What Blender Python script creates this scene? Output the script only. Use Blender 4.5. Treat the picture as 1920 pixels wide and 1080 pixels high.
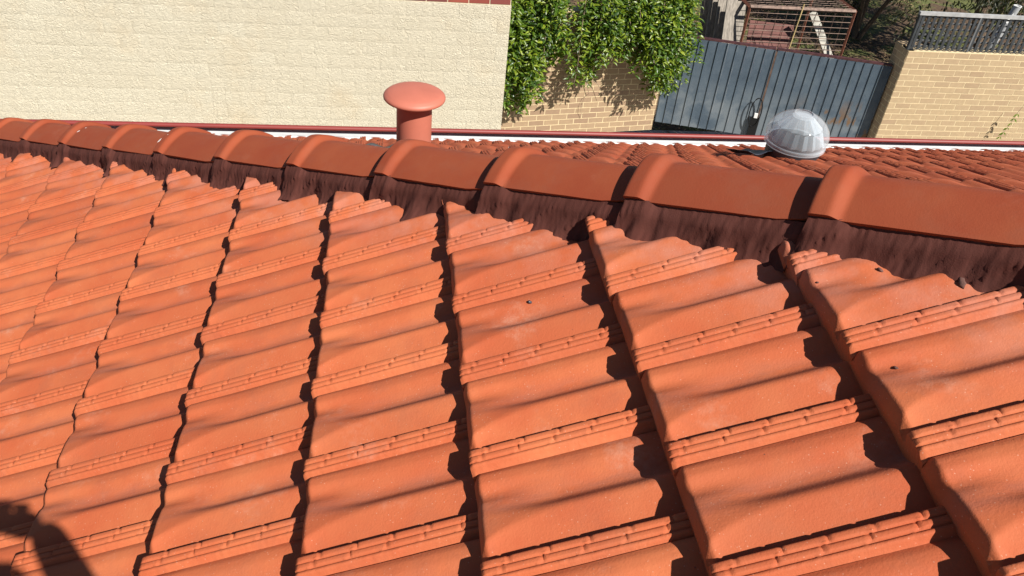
import bpy, bmesh, math, random
from mathutils import Vector, Matrix, noise
import numpy as np

for o in list(bpy.data.objects):
    bpy.data.objects.remove(o)
sc = bpy.context.scene
COL = sc.collection
rnd = random.Random(11)

# ------------------------------------------------------------------ camera, world, sun, exposure
CAM = Vector((0.16114, -2.02502, 1.31887))
RIGHT = Vector((0.98832, -0.12534, 0.08672))
UP = Vector((0.00734, 0.60743, 0.79434))
FWD = Vector((0.15224, 0.78442, -0.60125))
cd = bpy.data.cameras.new("camera")
cam = bpy.data.objects.new("camera", cd)
COL.objects.link(cam)
cd.sensor_width = 36.0
cd.lens = 1544.245 / 1920 * 36
cd.clip_start = 0.02
cd.clip_end = 600
cam.matrix_world = Matrix(((RIGHT.x, UP.x, -FWD.x, CAM.x), (RIGHT.y, UP.y, -FWD.y, CAM.y),
                           (RIGHT.z, UP.z, -FWD.z, CAM.z), (0, 0, 0, 1)))
sc.camera = cam
SUN = Vector((0.3781, -0.5822, 0.7198)).normalized()
w = bpy.data.worlds.new("World")
sc.world = w
w.use_nodes = True
nt = w.node_tree
bg = nt.nodes["Background"]
sky = nt.nodes.new("ShaderNodeTexSky")
sky.sky_type = 'NISHITA'
sky.sun_disc = False
sky.sun_elevation = math.asin(SUN.z)
sky.sun_rotation = math.atan2(SUN.x, SUN.y)
nt.links.new(sky.outputs[0], bg.inputs[0])
sky.air_density = 0.7
sky.dust_density = 0.3
bg.inputs[1].default_value = 0.05
sl = bpy.data.lights.new("sun", 'SUN')
sl.energy = 5.0
sl.angle = math.radians(0.5)
sl.color = (1.0, 0.955, 0.88)
so = bpy.data.objects.new("sun", sl)
COL.objects.link(so)
so.rotation_euler = SUN.to_track_quat('Z', 'Y').to_euler()
sc.view_settings.view_transform = 'Standard'
sc.view_settings.look = 'None'
sc.view_settings.exposure = 0.70
sc.view_settings.gamma = 1
sc.cycles.diffuse_bounces = 2
sc.view_settings.use_curve_mapping = False

# ------------------------------------------------------------------ frames of the two roof slopes
TH = math.radians(25.313)
CT, ST, TT = math.cos(TH), math.sin(TH), math.tan(TH)
C0 = 0.3665                      # plan line of the hip: x + y = C0
G = 0.345                        # tile gauge
TW = 0.2321                      # tile cover width
E1 = Vector((CT, 0, ST)); NA = Vector((-ST, 0, CT)); YA = Vector((0, 1, 0))
THB = math.atan(TT + 0.004)
YB0 = -1.2                       # the far slope is laid a touch steeper, turning about this line
def zB(y): return (C0 - y) * TT - 0.004 * (y - YB0)
EB = Vector((0, -math.cos(THB), math.sin(THB))); NB = Vector((0, math.sin(THB), math.cos(THB))); XB = Vector((1, 0, 0))
MA = Matrix(((E1.x, 0, NA.x), (E1.y, 1, NA.y), (E1.z, 0, NA.z)))
MB_ = Matrix(((EB.x, 1, NB.x), (EB.y, 0, NB.y), (EB.z, 0, NB.z)))
YE = 2.83                        # plan line of the eave on the far slope
GZ = -1.136                      # top of gutter bead
GROUND = -4.6

def project(P):
    d = Vector(P) - CAM
    z = d.dot(FWD)
    if z < 0.05: return None
    return (960 + 1544.245 * d.dot(RIGHT) / z, 540 - 1544.245 * d.dot(UP) / z)

def in_view(P, m=120):
    q = project(P)
    return q is not None and -m < q[0] < 1920 + m and -m < q[1] < 1080 + m

# ------------------------------------------------------------------ materials
def mat(name):
    m = bpy.data.materials.new(name)
    m.use_nodes = True
    return m, m.node_tree, m.node_tree.nodes["Principled BSDF"]

def N(nt, t, **kw):
    n = nt.nodes.new(t)
    for k, v in kw.items(): setattr(n, k, v)
    return n

def ramp(nt, fac, stops):
    r = N(nt, 'ShaderNodeValToRGB')
    el = r.color_ramp.elements
    el[0].position, el[0].color = stops[0][0], (*stops[0][1], 1)
    el[1].position, el[1].color = stops[-1][0], (*stops[-1][1], 1)
    for p_, c in stops[1:-1]:
        e = el.new(p_); e.color = (*c, 1)
    nt.links.new(fac, r.inputs[0])
    return r.outputs[0]

def mixc(nt, fac, a, b, mode='MIX'):
    m = N(nt, 'ShaderNodeMix', data_type='RGBA', blend_type=mode)
    for s, v in ((m.inputs[0], fac), (m.inputs[6], a), (m.inputs[7], b)):
        if isinstance(v, (int, float)): s.default_value = v
        elif isinstance(v, tuple): s.default_value = (*v, 1) if len(v) == 3 else v
        else: nt.links.new(v, s)
    return m.outputs[2]

def coords(nt, rand=True, scale=1.0, kind='Object'):
    tc = N(nt, 'ShaderNodeTexCoord')
    if not rand: return tc.outputs[kind]
    oi = N(nt, 'ShaderNodeObjectInfo')
    mu = N(nt, 'ShaderNodeMath', operation='MULTIPLY'); mu.inputs[1].default_value = 57.0
    nt.links.new(oi.outputs['Random'], mu.inputs[0])
    ad = N(nt, 'ShaderNodeVectorMath', operation='ADD')
    nt.links.new(tc.outputs[kind], ad.inputs[0]); nt.links.new(mu.outputs[0], ad.inputs[1])
    return ad.outputs[0]

def noi(nt, co, scale, detail=3, rough=0.55, dist=0.0, stretch=None):
    n = N(nt, 'ShaderNodeTexNoise')
    n.inputs['Scale'].default_value = scale; n.inputs['Detail'].default_value = detail
    n.inputs['Roughness'].default_value = rough; n.inputs['Distortion'].default_value = dist
    if stretch:
        mp = N(nt, 'ShaderNodeMapping'); mp.inputs['Scale'].default_value = stretch
        nt.links.new(co, mp.inputs[0]); co = mp.outputs[0]
    nt.links.new(co, n.inputs['Vector'])
    return n.outputs[0]

def bump(nt, b, h, strength, dist=0.002, prev=None):
    bn = N(nt, 'ShaderNodeBump'); bn.inputs['Strength'].default_value = strength
    bn.inputs['Distance'].default_value = dist
    nt.links.new(h, bn.inputs['Height'])
    if prev: nt.links.new(prev, bn.inputs['Normal'])
    nt.links.new(bn.outputs[0], b.inputs['Normal'])
    return bn.outputs[0]

def simple(name, col, rough=0.6, metal=0.0, nscale=None, var=0.25, bmp=0.0, rand=True, spec=None, stretch=None):
    m, nt, b = mat(name)
    b.inputs['Roughness'].default_value = rough
    b.inputs['Metallic'].default_value = metal
    if spec is not None: b.inputs['Specular IOR Level'].default_value = spec
    if nscale:
        co = coords(nt, rand)
        n1 = noi(nt, co, nscale, 5, 0.6, 0, stretch)
        lo = tuple(c * (1 - var) for c in col); hi = tuple(min(1, c * (1 + var)) for c in col)
        nt.links.new(ramp(nt, n1, [(0.3, lo), (0.7, hi)]), b.inputs['Base Color'])
        if bmp: bump(nt, b, n1, bmp, 0.003)
    else:
        b.inputs['Base Color'].default_value = (*col, 1)
    return m

TW_ = 0.2321
def N_div(nt, s_, k):
    d = N(nt, 'ShaderNodeMath', operation='DIVIDE'); d.inputs[1].default_value = k
    nt.links.new(s_, d.inputs[0]); return d.outputs[0]

def terracotta(name, a, b_, rough=0.75, speck=True, pale=0.35, grain=0.5, channel=False):
    m, nt, b = mat(name)
    co = coords(nt)
    oi = N(nt, 'ShaderNodeObjectInfo')
    base = ramp(nt, oi.outputs['Random'], [(0.0, a), (0.5, tuple((x + y) / 2 for x, y in zip(a, b_))), (1.0, b_)])
    cloud = noi(nt, co, 7, 4, 0.6)
    base = mixc(nt, ramp(nt, cloud, [(0.35, (0, 0, 0)), (0.7, (1, 1, 1))]), base,
                mixc(nt, 0.75, base, tuple(c * k for c, k in zip(b_, (1.0, 0.8, 0.75)))))
    # pale salt bloom in patches
    bloom = noi(nt, co, 5.5, 5, 0.62)
    fine = noi(nt, co, 60, 4, 0.7)
    bm = N(nt, 'ShaderNodeMath', operation='MULTIPLY')
    nt.links.new(ramp(nt, bloom, [(0.585, (0, 0, 0)), (0.70, (1, 1, 1))]), bm.inputs[0])
    nt.links.new(ramp(nt, fine, [(0.35, (0, 0, 0)), (0.65, (1, 1, 1))]), bm.inputs[1])
    b2 = N(nt, 'ShaderNodeMath', operation='MULTIPLY'); b2.inputs[1].default_value = pale
    nt.links.new(bm.outputs[0], b2.inputs[0])
    base = mixc(nt, b2.outputs[0], base, (0.50, 0.255, 0.175))
    # soot and lichen dust, darker
    dirt = noi(nt, co, 9, 6, 0.7, 0.3)
    dm = N(nt, 'ShaderNodeMath', operation='MULTIPLY'); dm.inputs[1].default_value = 0.32
    nt.links.new(ramp(nt, dirt, [(0.5, (0, 0, 0)), (0.72, (1, 1, 1))]), dm.inputs[0])
    base = mixc(nt, dm.outputs[0], base, (0.24, 0.085, 0.05))
    if channel:
        tc2 = N(nt, 'ShaderNodeTexCoord'); sx = N(nt, 'ShaderNodeSeparateXYZ'); nt.links.new(tc2.outputs['Object'], sx.inputs[0])
        band = ramp(nt, N_div(nt, sx.outputs[1], TW_), [(0.50, (0, 0, 0)), (0.62, (1, 1, 1)), (0.70, (0.8, 0.8, 0.8)), (0.80, (0, 0, 0))])
        cn = noi(nt, co, 16, 5, 0.7, 0.2, (0.6, 2, 1))
        cm = N(nt, 'ShaderNodeMath', operation='MULTIPLY'); nt.links.new(band, cm.inputs[0]); nt.links.new(ramp(nt, cn, [(0.35, (0, 0, 0)), (0.65, (1, 1, 1))]), cm.inputs[1])
        cm2 = N(nt, 'ShaderNodeMath', operation='MULTIPLY'); cm2.inputs[1].default_value = 0.5; nt.links.new(cm.outputs[0], cm2.inputs[0])
        base = mixc(nt, cm2.outputs[0], base, (0.26, 0.105, 0.075))
        # cement wash left beside the hip pointing
        ge = N(nt, 'ShaderNodeNewGeometry'); dp = N(nt, 'ShaderNodeVectorMath', operation='DOT_PRODUCT')
        dp.inputs[1].default_value = (1, 1, 0); nt.links.new(ge.outputs['Position'], dp.inputs[0])
        mr_ = N(nt, 'ShaderNodeMapRange'); mr_.inputs[1].default_value = -0.12; mr_.inputs[2].default_value = 0.12
        nt.links.new(dp.outputs['Value'], mr_.inputs[0])
        wn = noi(nt, ge.outputs['Position'], 13, 4, 0.6)
        wm = N(nt, 'ShaderNodeMath', operation='MULTIPLY'); nt.links.new(mr_.outputs[0], wm.inputs[0]); nt.links.new(ramp(nt, wn, [(0.4, (0, 0, 0)), (0.62, (0.42, 0.42, 0.42))]), wm.inputs[1])
        base = mixc(nt, wm.outputs[0], base, (0.42, 0.19, 0.14))
    if speck:
        sp = N(nt, 'ShaderNodeTexVoronoi'); sp.inputs['Scale'].default_value = 120
        nt.links.new(co, sp.inputs['Vector'])
        sr = ramp(nt, sp.outputs['Distance'], [(0.08, (1, 1, 1)), (0.15, (0, 0, 0))])
        gate = noi(nt, co, 21, 2)
        gm = N(nt, 'ShaderNodeMath', operation='MULTIPLY')
        nt.links.new(sr, gm.inputs[0]); nt.links.new(ramp(nt, gate, [(0.42, (0, 0, 0)), (0.55, (1, 1, 1))]), gm.inputs[1])
        gs = N(nt, 'ShaderNodeMath', operation='MULTIPLY'); gs.inputs[1].default_value = 0.38
        nt.links.new(gm.outputs[0], gs.inputs[0])
        base = mixc(nt, gs.outputs[0], base, (0.62, 0.38, 0.28))
        sp2 = N(nt, 'ShaderNodeTexVoronoi'); sp2.inputs['Scale'].default_value = 40
        nt.links.new(co, sp2.inputs['Vector'])
        s2 = ramp(nt, sp2.outputs['Distance'], [(0.035, (1, 1, 1)), (0.07, (0, 0, 0))])
        g2 = N(nt, 'ShaderNodeMath', operation='MULTIPLY')
        gate2 = noi(nt, co, 14, 2)
        nt.links.new(s2, g2.inputs[0]); nt.links.new(ramp(nt, gate2, [(0.58, (0, 0, 0)), (0.64, (1, 1, 1))]), g2.inputs[1])
        base = mixc(nt, g2.outputs[0], base, (0.12, 0.05, 0.035))
    nt.links.new(base, b.inputs['Base Color'])
    b.inputs['Roughness'].default_value = rough
    b.inputs['Specular IOR Level'].default_value = 0.22
    g1 = noi(nt, co, 230, 3, 0.7)
    g0 = noi(nt, co, 26, 4, 0.6)
    p1 = bump(nt, b, g0, 0.35 * grain, 0.004)
    bump(nt, b, g1, grain, 0.0012, p1)
    return m

M = {}
M['tile'] = terracotta('terracotta_tile', (0.475, 0.136, 0.054), (0.390, 0.099, 0.040), pale=0.5, grain=0.65, channel=True)
M['tile_dark'] = terracotta('terracotta_dark', (0.41, 0.108, 0.045), (0.33, 0.080, 0.035), pale=0.25)  # darker terracotta used on the far slope tiles
M['cap'] = terracotta('terracotta_ridge_cap', (0.295, 0.069, 0.028), (0.25, 0.056, 0.024), rough=0.72, speck=False, pale=0.12, grain=0.35)
M['pipe'] = simple('terracotta_painted_pipe', (0.43, 0.132, 0.086), 0.55, nscale=12, var=0.06, bmp=0.05)

def mortar_mat():
    m, nt, b = mat('red_brown_mortar')
    tc = N(nt, 'ShaderNodeTexCoord')
    mp = N(nt, 'ShaderNodeMapping')
    mp.inputs['Rotation'].default_value = (0, 0, math.radians(45))
    nt.links.new(tc.outputs['Object'], mp.inputs[0])
    st = noi(nt, mp.outputs[0], 1.0, 5, 0.6, 1.5, (34, 7, 7))
    gr = noi(nt, tc.outputs['Object'], 300, 3, 0.7)
    cl = noi(nt, tc.outputs['Object'], 9, 3)
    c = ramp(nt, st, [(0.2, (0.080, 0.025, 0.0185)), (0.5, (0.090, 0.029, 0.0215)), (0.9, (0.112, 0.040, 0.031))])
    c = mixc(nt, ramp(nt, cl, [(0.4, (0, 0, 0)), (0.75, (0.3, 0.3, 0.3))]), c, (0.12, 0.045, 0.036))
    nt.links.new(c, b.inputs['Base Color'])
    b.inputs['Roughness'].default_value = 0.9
    b.inputs['Specular IOR Level'].default_value = 0.15
    p1 = bump(nt, b, st, 0.25, 0.003)
    bump(nt, b, gr, 0.35, 0.002, p1)
    return m
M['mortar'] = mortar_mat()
M['under'] = simple('dark_sarking', (0.05, 0.02, 0.015), 0.9)
M['gutter_red'] = simple('red_gutter_paint', (0.21, 0.032, 0.027), 0.5, nscale=3, var=0.08)
M['gutter_white'] = simple('off_white_gutter_lining', (0.44, 0.46, 0.47), 0.5, nscale=6, var=0.08, rand=False)
M['fascia'] = simple('cream_fascia', (0.62, 0.55, 0.42), 0.6)
M['lead'] = simple('dark_lead_flashing', (0.035, 0.04, 0.06), 0.5, 0.3, nscale=20, var=0.3, bmp=0.2)

def cream_block():
    m, nt, b = mat('painted_cream_block')
    co = coords(nt, False, kind='Object')
    geo = N(nt, 'ShaderNodeNewGeometry')
    oi = N(nt, 'ShaderNodeObjectInfo')
    a = ramp(nt, oi.outputs['Random'], [(0, (0.585, 0.525, 0.395)), (0.7, (0.60, 0.54, 0.41)), (1, (0.61, 0.555, 0.425))])
    big = noi(nt, geo.outputs['Position'], 0.9, 4, 0.6)
    a = mixc(nt, ramp(nt, big, [(0.52, (0, 0, 0)), (0.72, (0.45, 0.45, 0.45))]), a, (0.58, 0.43, 0.25))
    f = noi(nt, geo.outputs['Position'], 22, 4, 0.65, 1.6)
    a = mixc(nt, ramp(nt, f, [(0.45, (0, 0, 0)), (0.7, (0.35, 0.35, 0.35))]), a, (0.66, 0.61, 0.48))
    nt.links.new(a, b.inputs['Base Color'])
    b.inputs['Roughness'].default_value = 0.75
    v = noi(nt, geo.outputs['Position'], 30, 3, 0.6, 2.2)
    bump(nt, b, v, 0.75, 0.03)
    return m
M['block'] = cream_block()
M['block_joint'] = simple('painted_cream_joint', (0.56, 0.49, 0.34), 0.8, nscale=30, var=0.1, bmp=0.3, rand=False)

def brick_mat(name, c1, c2, c3):
    m, nt, b = mat(name)
    oi = N(nt, 'ShaderNodeObjectInfo')
    co = coords(nt)
    a = ramp(nt, oi.outputs['Random'], [(0, c1), (0.5, c2), (1, c3)])
    n1 = noi(nt, co, 18, 5, 0.65)
    a = mixc(nt, ramp(nt, n1, [(0.4, (0, 0, 0)), (0.75, (0.45, 0.45, 0.45))]), a, tuple(c * 0.72 for c in c1))
    nt.links.new(a, b.inputs['Base Color'])
    b.inputs['Roughness'].default_value = 0.85
    bump(nt, b, noi(nt, co, 90, 4, 0.7), 0.4, 0.003)
    return m
M['brick'] = brick_mat('cream_brick', (0.395, 0.285, 0.165), (0.43, 0.315, 0.185), (0.36, 0.25, 0.15))
M['brick2'] = brick_mat('tan_brick', (0.33, 0.225, 0.135), (0.36, 0.25, 0.15), (0.29, 0.19, 0.12))
M['joint'] = simple('cream_mortar_joint', (0.60, 0.48, 0.29), 0.9, nscale=40, var=0.12, bmp=0.3, rand=False)
M['red_brick'] = brick_mat('dark_red_brick', (0.26, 0.055, 0.035), (0.16, 0.045, 0.045), (0.32, 0.075, 0.045))
M['ground'] = None

def ground_mat():
    m, nt, b = mat('leaf_littered_ground')
    geo = N(nt, 'ShaderNodeNewGeometry')
    p = geo.outputs['Position']
    n1 = noi(nt, p, 1.1, 4, 0.6)
    n2 = noi(nt, p, 16, 5, 0.75)
    soil = ramp(nt, n2, [(0.3, (0.030, 0.018, 0.010)), (0.55, (0.10, 0.060, 0.032)), (0.75, (0.22, 0.145, 0.08))])
    grass = ramp(nt, n2, [(0.3, (0.04, 0.05, 0.012)), (0.6, (0.13, 0.14, 0.035)), (0.8, (0.27, 0.22, 0.08))])
    c = mixc(nt, ramp(nt, n1, [(0.47, (0, 0, 0)), (0.56, (1, 1, 1))]), soil, grass)
    nt.links.new(c, b.inputs['Base Color'])
    b.inputs['Roughness'].default_value = 0.95
    bump(nt, b, n2, 0.8, 0.05)
    return m
M['ground'] = ground_mat()
M['concrete'] = simple('driveway_concrete', (0.32, 0.30, 0.27), 0.85, nscale=4, var=0.2, bmp=0.2, rand=False)

def gate_mat():
    m, nt, b = mat('blue_grey_weathered_steel')
    geo = N(nt, 'ShaderNodeNewGeometry')
    p = geo.outputs['Position']
    n1 = noi(nt, p, 3.0, 5, 0.65)
    n2 = noi(nt, p, 60, 3, 0.7)
    c = ramp(nt, n1, [(0.3, (0.058, 0.084, 0.114)), (0.5, (0.082, 0.114, 0.148)), (0.75, (0.12, 0.158, 0.192))])
    c = mixc(nt, ramp(nt, n2, [(0.5, (0, 0, 0)), (0.8, (0.3, 0.3, 0.3))]), c, (0.20, 0.24, 0.27))
    # scuffed pale and rust patches low down on the right hand leaf
    sp = N(nt, 'ShaderNodeSeparateXYZ'); nt.links.new(p, sp.inputs[0])
    zz = N(nt, 'ShaderNodeMapRange'); zz.inputs[1].default_value = -3.35; zz.inputs[2].default_value = -3.75
    nt.links.new(sp.outputs[2], zz.inputs[0])
    n3 = noi(nt, p, 2.3, 5, 0.6)
    k = N(nt, 'ShaderNodeMath', operation='MULTIPLY')
    nt.links.new(zz.outputs[0], k.inputs[0]); nt.links.new(ramp(nt, n3, [(0.42, (0, 0, 0)), (0.55, (1, 1, 1))]), k.inputs[1])
    c = mixc(nt, k.outputs[0], c, (0.17, 0.20, 0.225))
    n4 = noi(nt, p, 2.6, 5, 0.6, 0.0, (1, 1, 0.5))
    xx = N(nt, 'ShaderNodeMapRange'); xx.inputs[1].default_value = 6.2; xx.inputs[2].default_value = 6.7
    nt.links.new(sp.outputs[0], xx.inputs[0])
    k2 = N(nt, 'ShaderNodeMath', operation='MULTIPLY'); k3 = N(nt, 'ShaderNodeMath', operation='MULTIPLY')
    nt.links.new(zz.outputs[0], k2.inputs[0]); nt.links.new(xx.outputs[0], k2.inputs[1])
    nt.links.new(k2.outputs[0], k3.inputs[0]); nt.links.new(ramp(nt, n4, [(0.48, (0, 0, 0)), (0.52, (1, 1, 1))]), k3.inputs[1])
    c = mixc(nt, k3.outputs[0], c, (0.20, 0.115, 0.055))
    nt.links.new(c, b.inputs['Base Color'])
    b.inputs['Roughness'].default_value = 0.5
    b.inputs['Metallic'].default_value = 0.25
    bump(nt, b, n1, 0.2, 0.01)
    return m
M['gate'] = gate_mat()
M['rust'] = simple('rusty_steel', (0.16, 0.055, 0.03), 0.8, 0.2, nscale=25, var=0.5, bmp=0.3)
M['rail_dark'] = simple('dark_maroon_rail', (0.075, 0.028, 0.03), 0.6, 0.2, nscale=20, var=0.4)
M['wire'] = simple('galvanised_rusty_wire', (0.13, 0.085, 0.065), 0.6, 0.4, nscale=15, var=0.5)
M['timber'] = simple('weathered_grey_timber', (0.25, 0.22, 0.185), 0.9, nscale=6, var=0.4, bmp=0.5, stretch=(6, 6, 0.6))
M['timber_white'] = simple('pale_weathered_board', (0.40, 0.38, 0.33), 0.85, nscale=8, var=0.3, bmp=0.3)
M['rust_sheet'] = simple('red_oxide_sheet', (0.12, 0.045, 0.036), 0.8, 0.1, nscale=5, var=0.3, bmp=0.2)
M['stake'] = simple('yellow_cane', (0.48, 0.36, 0.16), 0.7, nscale=10, var=0.3)
M['lattice'] = simple('grey_plastic_lattice', (0.030, 0.034, 0.038), 0.6, nscale=10, var=0.35)
M['lattice_back'] = simple('pale_grey_lattice', (0.12, 0.124, 0.128), 0.6, nscale=10, var=0.3)
M['lattice_rail'] = simple('pale_grey_rail', (0.34, 0.34, 0.335), 0.7, nscale=9, var=0.25, bmp=0.2)
M['black'] = simple('black_steel', (0.012, 0.012, 0.013), 0.4, 0.5)
M['white'] = simple('white_paint', (0.7, 0.7, 0.68), 0.5)
M['grey_pvc'] = simple('grey_pvc_pipe', (0.36, 0.37, 0.38), 0.4)
M['bark'] = simple('grey_brown_bark', (0.13, 0.09, 0.06), 0.9, nscale=30, var=0.4, bmp=0.5)
M['stem'] = simple('pale_vine_stem', (0.30, 0.22, 0.15), 0.85, nscale=30, var=0.3)

def leaf_mat(name, c1, c2, c3, trans=0.35, rough=0.38):
    m, nt, b = mat(name)
    geo = N(nt, 'ShaderNodeNewGeometry')
    oi = N(nt, 'ShaderNodeObjectInfo')
    n1 = noi(nt, geo.outputs['Position'], 9, 3, 0.7)
    ad = N(nt, 'ShaderNodeMath', operation='ADD')
    mi = N(nt, 'ShaderNodeMath', operation='MULTIPLY'); mi.inputs[1].default_value = 0.5
    nt.links.new(geo.outputs['Random Per Island'], mi.inputs[0])
    md = N(nt, 'ShaderNodeMath', operation='MULTIPLY'); md.inputs[1].default_value = 0.55
    nt.links.new(n1, md.inputs[0])
    nt.links.new(mi.outputs[0], ad.inputs[0]); nt.links.new(md.outputs[0], ad.inputs[1])
    c = ramp(nt, ad.outputs[0], [(0.25, c1), (0.5, c2), (0.8, c3)])
    nt.links.new(c, b.inputs['Base Color'])
    b.inputs['Roughness'].default_value = rough
    tr = N(nt, 'ShaderNodeBsdfTranslucent')
    nt.links.new(mixc(nt, 0.5, c, (0.35, 0.5, 0.02)), tr.inputs[0])
    mx = N(nt, 'ShaderNodeMixShader'); mx.inputs[0].default_value = trans
    nt.links.new(b.outputs[0], mx.inputs[1]); nt.links.new(tr.outputs[0], mx.inputs[2])
    nt.links.new(mx.outputs[0], nt.nodes['Material Output'].inputs[0])
    return m
M['leaf'] = leaf_mat('vine_leaf', (0.012, 0.036, 0.005), (0.055, 0.120, 0.010), (0.26, 0.32, 0.025), 0.28, 0.38)
M['leaf_dark'] = leaf_mat('shrub_leaf', (0.008, 0.012, 0.005), (0.018, 0.023, 0.008), (0.05, 0.05, 0.02), 0.10, 0.6)
M['leaf_olive'] = leaf_mat('olive_leaf', (0.03, 0.03, 0.008), (0.08, 0.075, 0.02), (0.20, 0.13, 0.04), 0.2, 0.5)
M['litter'] = leaf_mat('dry_leaf', (0.05, 0.027, 0.014), (0.12, 0.072, 0.04), (0.27, 0.18, 0.10), 0.1, 0.8)

def clear_mat(name='clear_acrylic', lo=0.05, hi=0.50):
    m, nt, b = mat(name)
    b.inputs['Base Color'].default_value = (0.70, 0.73, 0.76, 1)
    b.inputs['Roughness'].default_value = 0.08
    tr = N(nt, 'ShaderNodeBsdfTransparent'); tr.inputs[0].default_value = (0.93, 0.96, 0.98, 1)
    lw = N(nt, 'ShaderNodeLayerWeight'); lw.inputs[0].default_value = 0.45
    mr = N(nt, 'ShaderNodeMapRange'); mr.inputs[3].default_value = lo; mr.inputs[4].default_value = hi
    nt.links.new(lw.outputs['Facing'], mr.inputs[0])
    mx = N(nt, 'ShaderNodeMixShader')
    nt.links.new(mr.outputs[0], mx.inputs[0]); nt.links.new(tr.outputs[0], mx.inputs[1]); nt.links.new(b.outputs[0], mx.inputs[2])
    nt.links.new(mx.outputs[0], nt.nodes['Material Output'].inputs[0])
    return m
M['clear'] = clear_mat()
M['prism'] = clear_mat('prismatic_acrylic', 0.15, 0.65)
M['mirror'] = simple('silver_reflector', (0.75, 0.78, 0.80), 0.22, 0.9, nscale=6, var=0.2, rand=False)
M['frost'] = simple('frosted_diffuser', (0.62, 0.66, 0.69), 0.35, 0.3)
M['neck'] = simple('dark_rubber_neck', (0.03, 0.03, 0.035), 0.6)

# ------------------------------------------------------------------ object helpers
def link(name, data, parent=None):
    o = bpy.data.objects.new(name, data)
    COL.objects.link(o)
    if parent: o.parent = parent
    return o

def tag(o, label=None, cat=None, group=None, kind=None):
    for k, v in (('label', label), ('category', cat), ('group', group), ('kind', kind)):
        if v: o[k] = v
    return o

def mesh_np(name, V, F, material, smooth=True, angle=40):
    me = bpy.data.meshes.new(name)
    me.from_pydata([tuple(v) for v in V], [], [tuple(f) for f in F])
    me.materials.append(material)
    if smooth:
        me.shade_smooth()
        me.set_sharp_from_angle(angle=math.radians(angle))
    return me

class MB:
    def __init__(s): s.v = []; s.f = []
    def box(s, c, size, rot=None):
        c = Vector(c); h = Vector(size) / 2; i = len(s.v)
        for x in (-1, 1):
            for y in (-1, 1):
                for z in (-1, 1):
                    d = Vector((x * h.x, y * h.y, z * h.z))
                    if rot: d = rot @ d
                    s.v.append(c + d)
        s.f += [tuple(i + k for k in q) for q in ((0, 1, 3, 2), (4, 6, 7, 5), (0, 4, 5, 1), (2, 3, 7, 6), (0, 2, 6, 4), (1, 5, 7, 3))]
        return s
    def tube(s, pts, rads, seg=8, cap=True):
        pts = [Vector(p_) for p_ in pts]
        if not isinstance(rads, (list, tuple)): rads = [rads] * len(pts)
        i0 = len(s.v)
        for k, p_ in enumerate(pts):
            d = (pts[min(k + 1, len(pts) - 1)] - pts[max(k - 1, 0)]).normalized()
            a = d.cross(Vector((0, 0, 1)) if abs(d.z) < 0.9 else Vector((1, 0, 0))).normalized(); b = d.cross(a)
            for j in range(seg):
                t = 2 * math.pi * j / seg
                s.v.append(p_ + (a * math.cos(t) + b * math.sin(t)) * rads[k])
        for k in range(len(pts) - 1):
            for j in range(seg):
                a = i0 + k * seg + j; b = i0 + k * seg + (j + 1) % seg
                s.f.append((a, b, b + seg, a + seg))
        if cap:
            s.f.append(tuple(i0 + j for j in range(seg))[::-1])
            s.f.append(tuple(i0 + (len(pts) - 1) * seg + j for j in range(seg)))
        return s
    def lathe(s, prof, seg=40, at=(0, 0, 0), closed=False):
        at = Vector(at); i0 = len(s.v); n = len(prof)
        for r, z in prof:
            for j in range(seg):
                t = 2 * math.pi * j / seg
                s.v.append(at + Vector((r * math.cos(t), r * math.sin(t), z)))
        for k in range(n - 1 + (1 if closed else 0)):
            k2 = (k + 1) % n
            for j in range(seg):
                a = i0 + k * seg; b = i0 + k2 * seg; j2 = (j + 1) % seg
                s.f.append((a + j, a + j2, b + j2, b + j))
        return s
    def mesh(s, name, m, smooth=False, angle=40):
        return mesh_np(name, s.v, s.f, m, smooth, angle)
    def build(s, name, m, parent=None, smooth=False, angle=40):
        return link(name, s.mesh(name, m, smooth, angle), parent)

def empty(name, loc=(0, 0, 0), parent=None):
    o = link(name, None, parent); o.location = loc; o.empty_display_size = 0.1
    return o

def sstep(a, b, x):
    t = min(1, max(0, (x - a) / (b - a))); return t * t * (3 - 2 * t)

# ------------------------------------------------------------------ ground
gm = []
nx, ny = 120, 90
V = []; F = []
for j in range(ny + 1):
    for i in range(nx + 1):
        x = -90 + 190 * i / nx; y = -60 + 200 * j / ny
        if 6 < y < 30: y += 0
        z = GROUND
        if y > 10: z += 0.10 * noise.noise(Vector((x * 0.4, y * 0.4, 0))) + min(1.2, (y - 10) * 0.04)
        V.append((x, y, z))
for j in range(ny):
    for i in range(nx):
        a = j * (nx + 1) + i
        F.append((a, a + 1, a + nx + 2, a + nx + 1))
g = link('ground', mesh_np('ground', V, F, M['ground'])); tag(g, kind='structure')
V = [(-6, 3.6, GROUND + .03), (13, 3.6, GROUND + .03), (13, 9.9, GROUND + .03), (-6, 9.9, GROUND + .03)]
dv = link('driveway', mesh_np('driveway', V, [(0, 1, 2, 3)], M['concrete'], False)); tag(dv, kind='structure')

# ------------------------------------------------------------------ the tiled house
house = empty('tiled_house', (2, -3, GROUND))
tag(house, 'terracotta tiled hip roof with capped hip and red gutter', 'house')
HI = house.matrix_world.copy(); HO = Vector(house.location)

def hchild(o, parent=house, off=HO):
    o.parent = parent
    o.location = o.location - off
    return o

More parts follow.
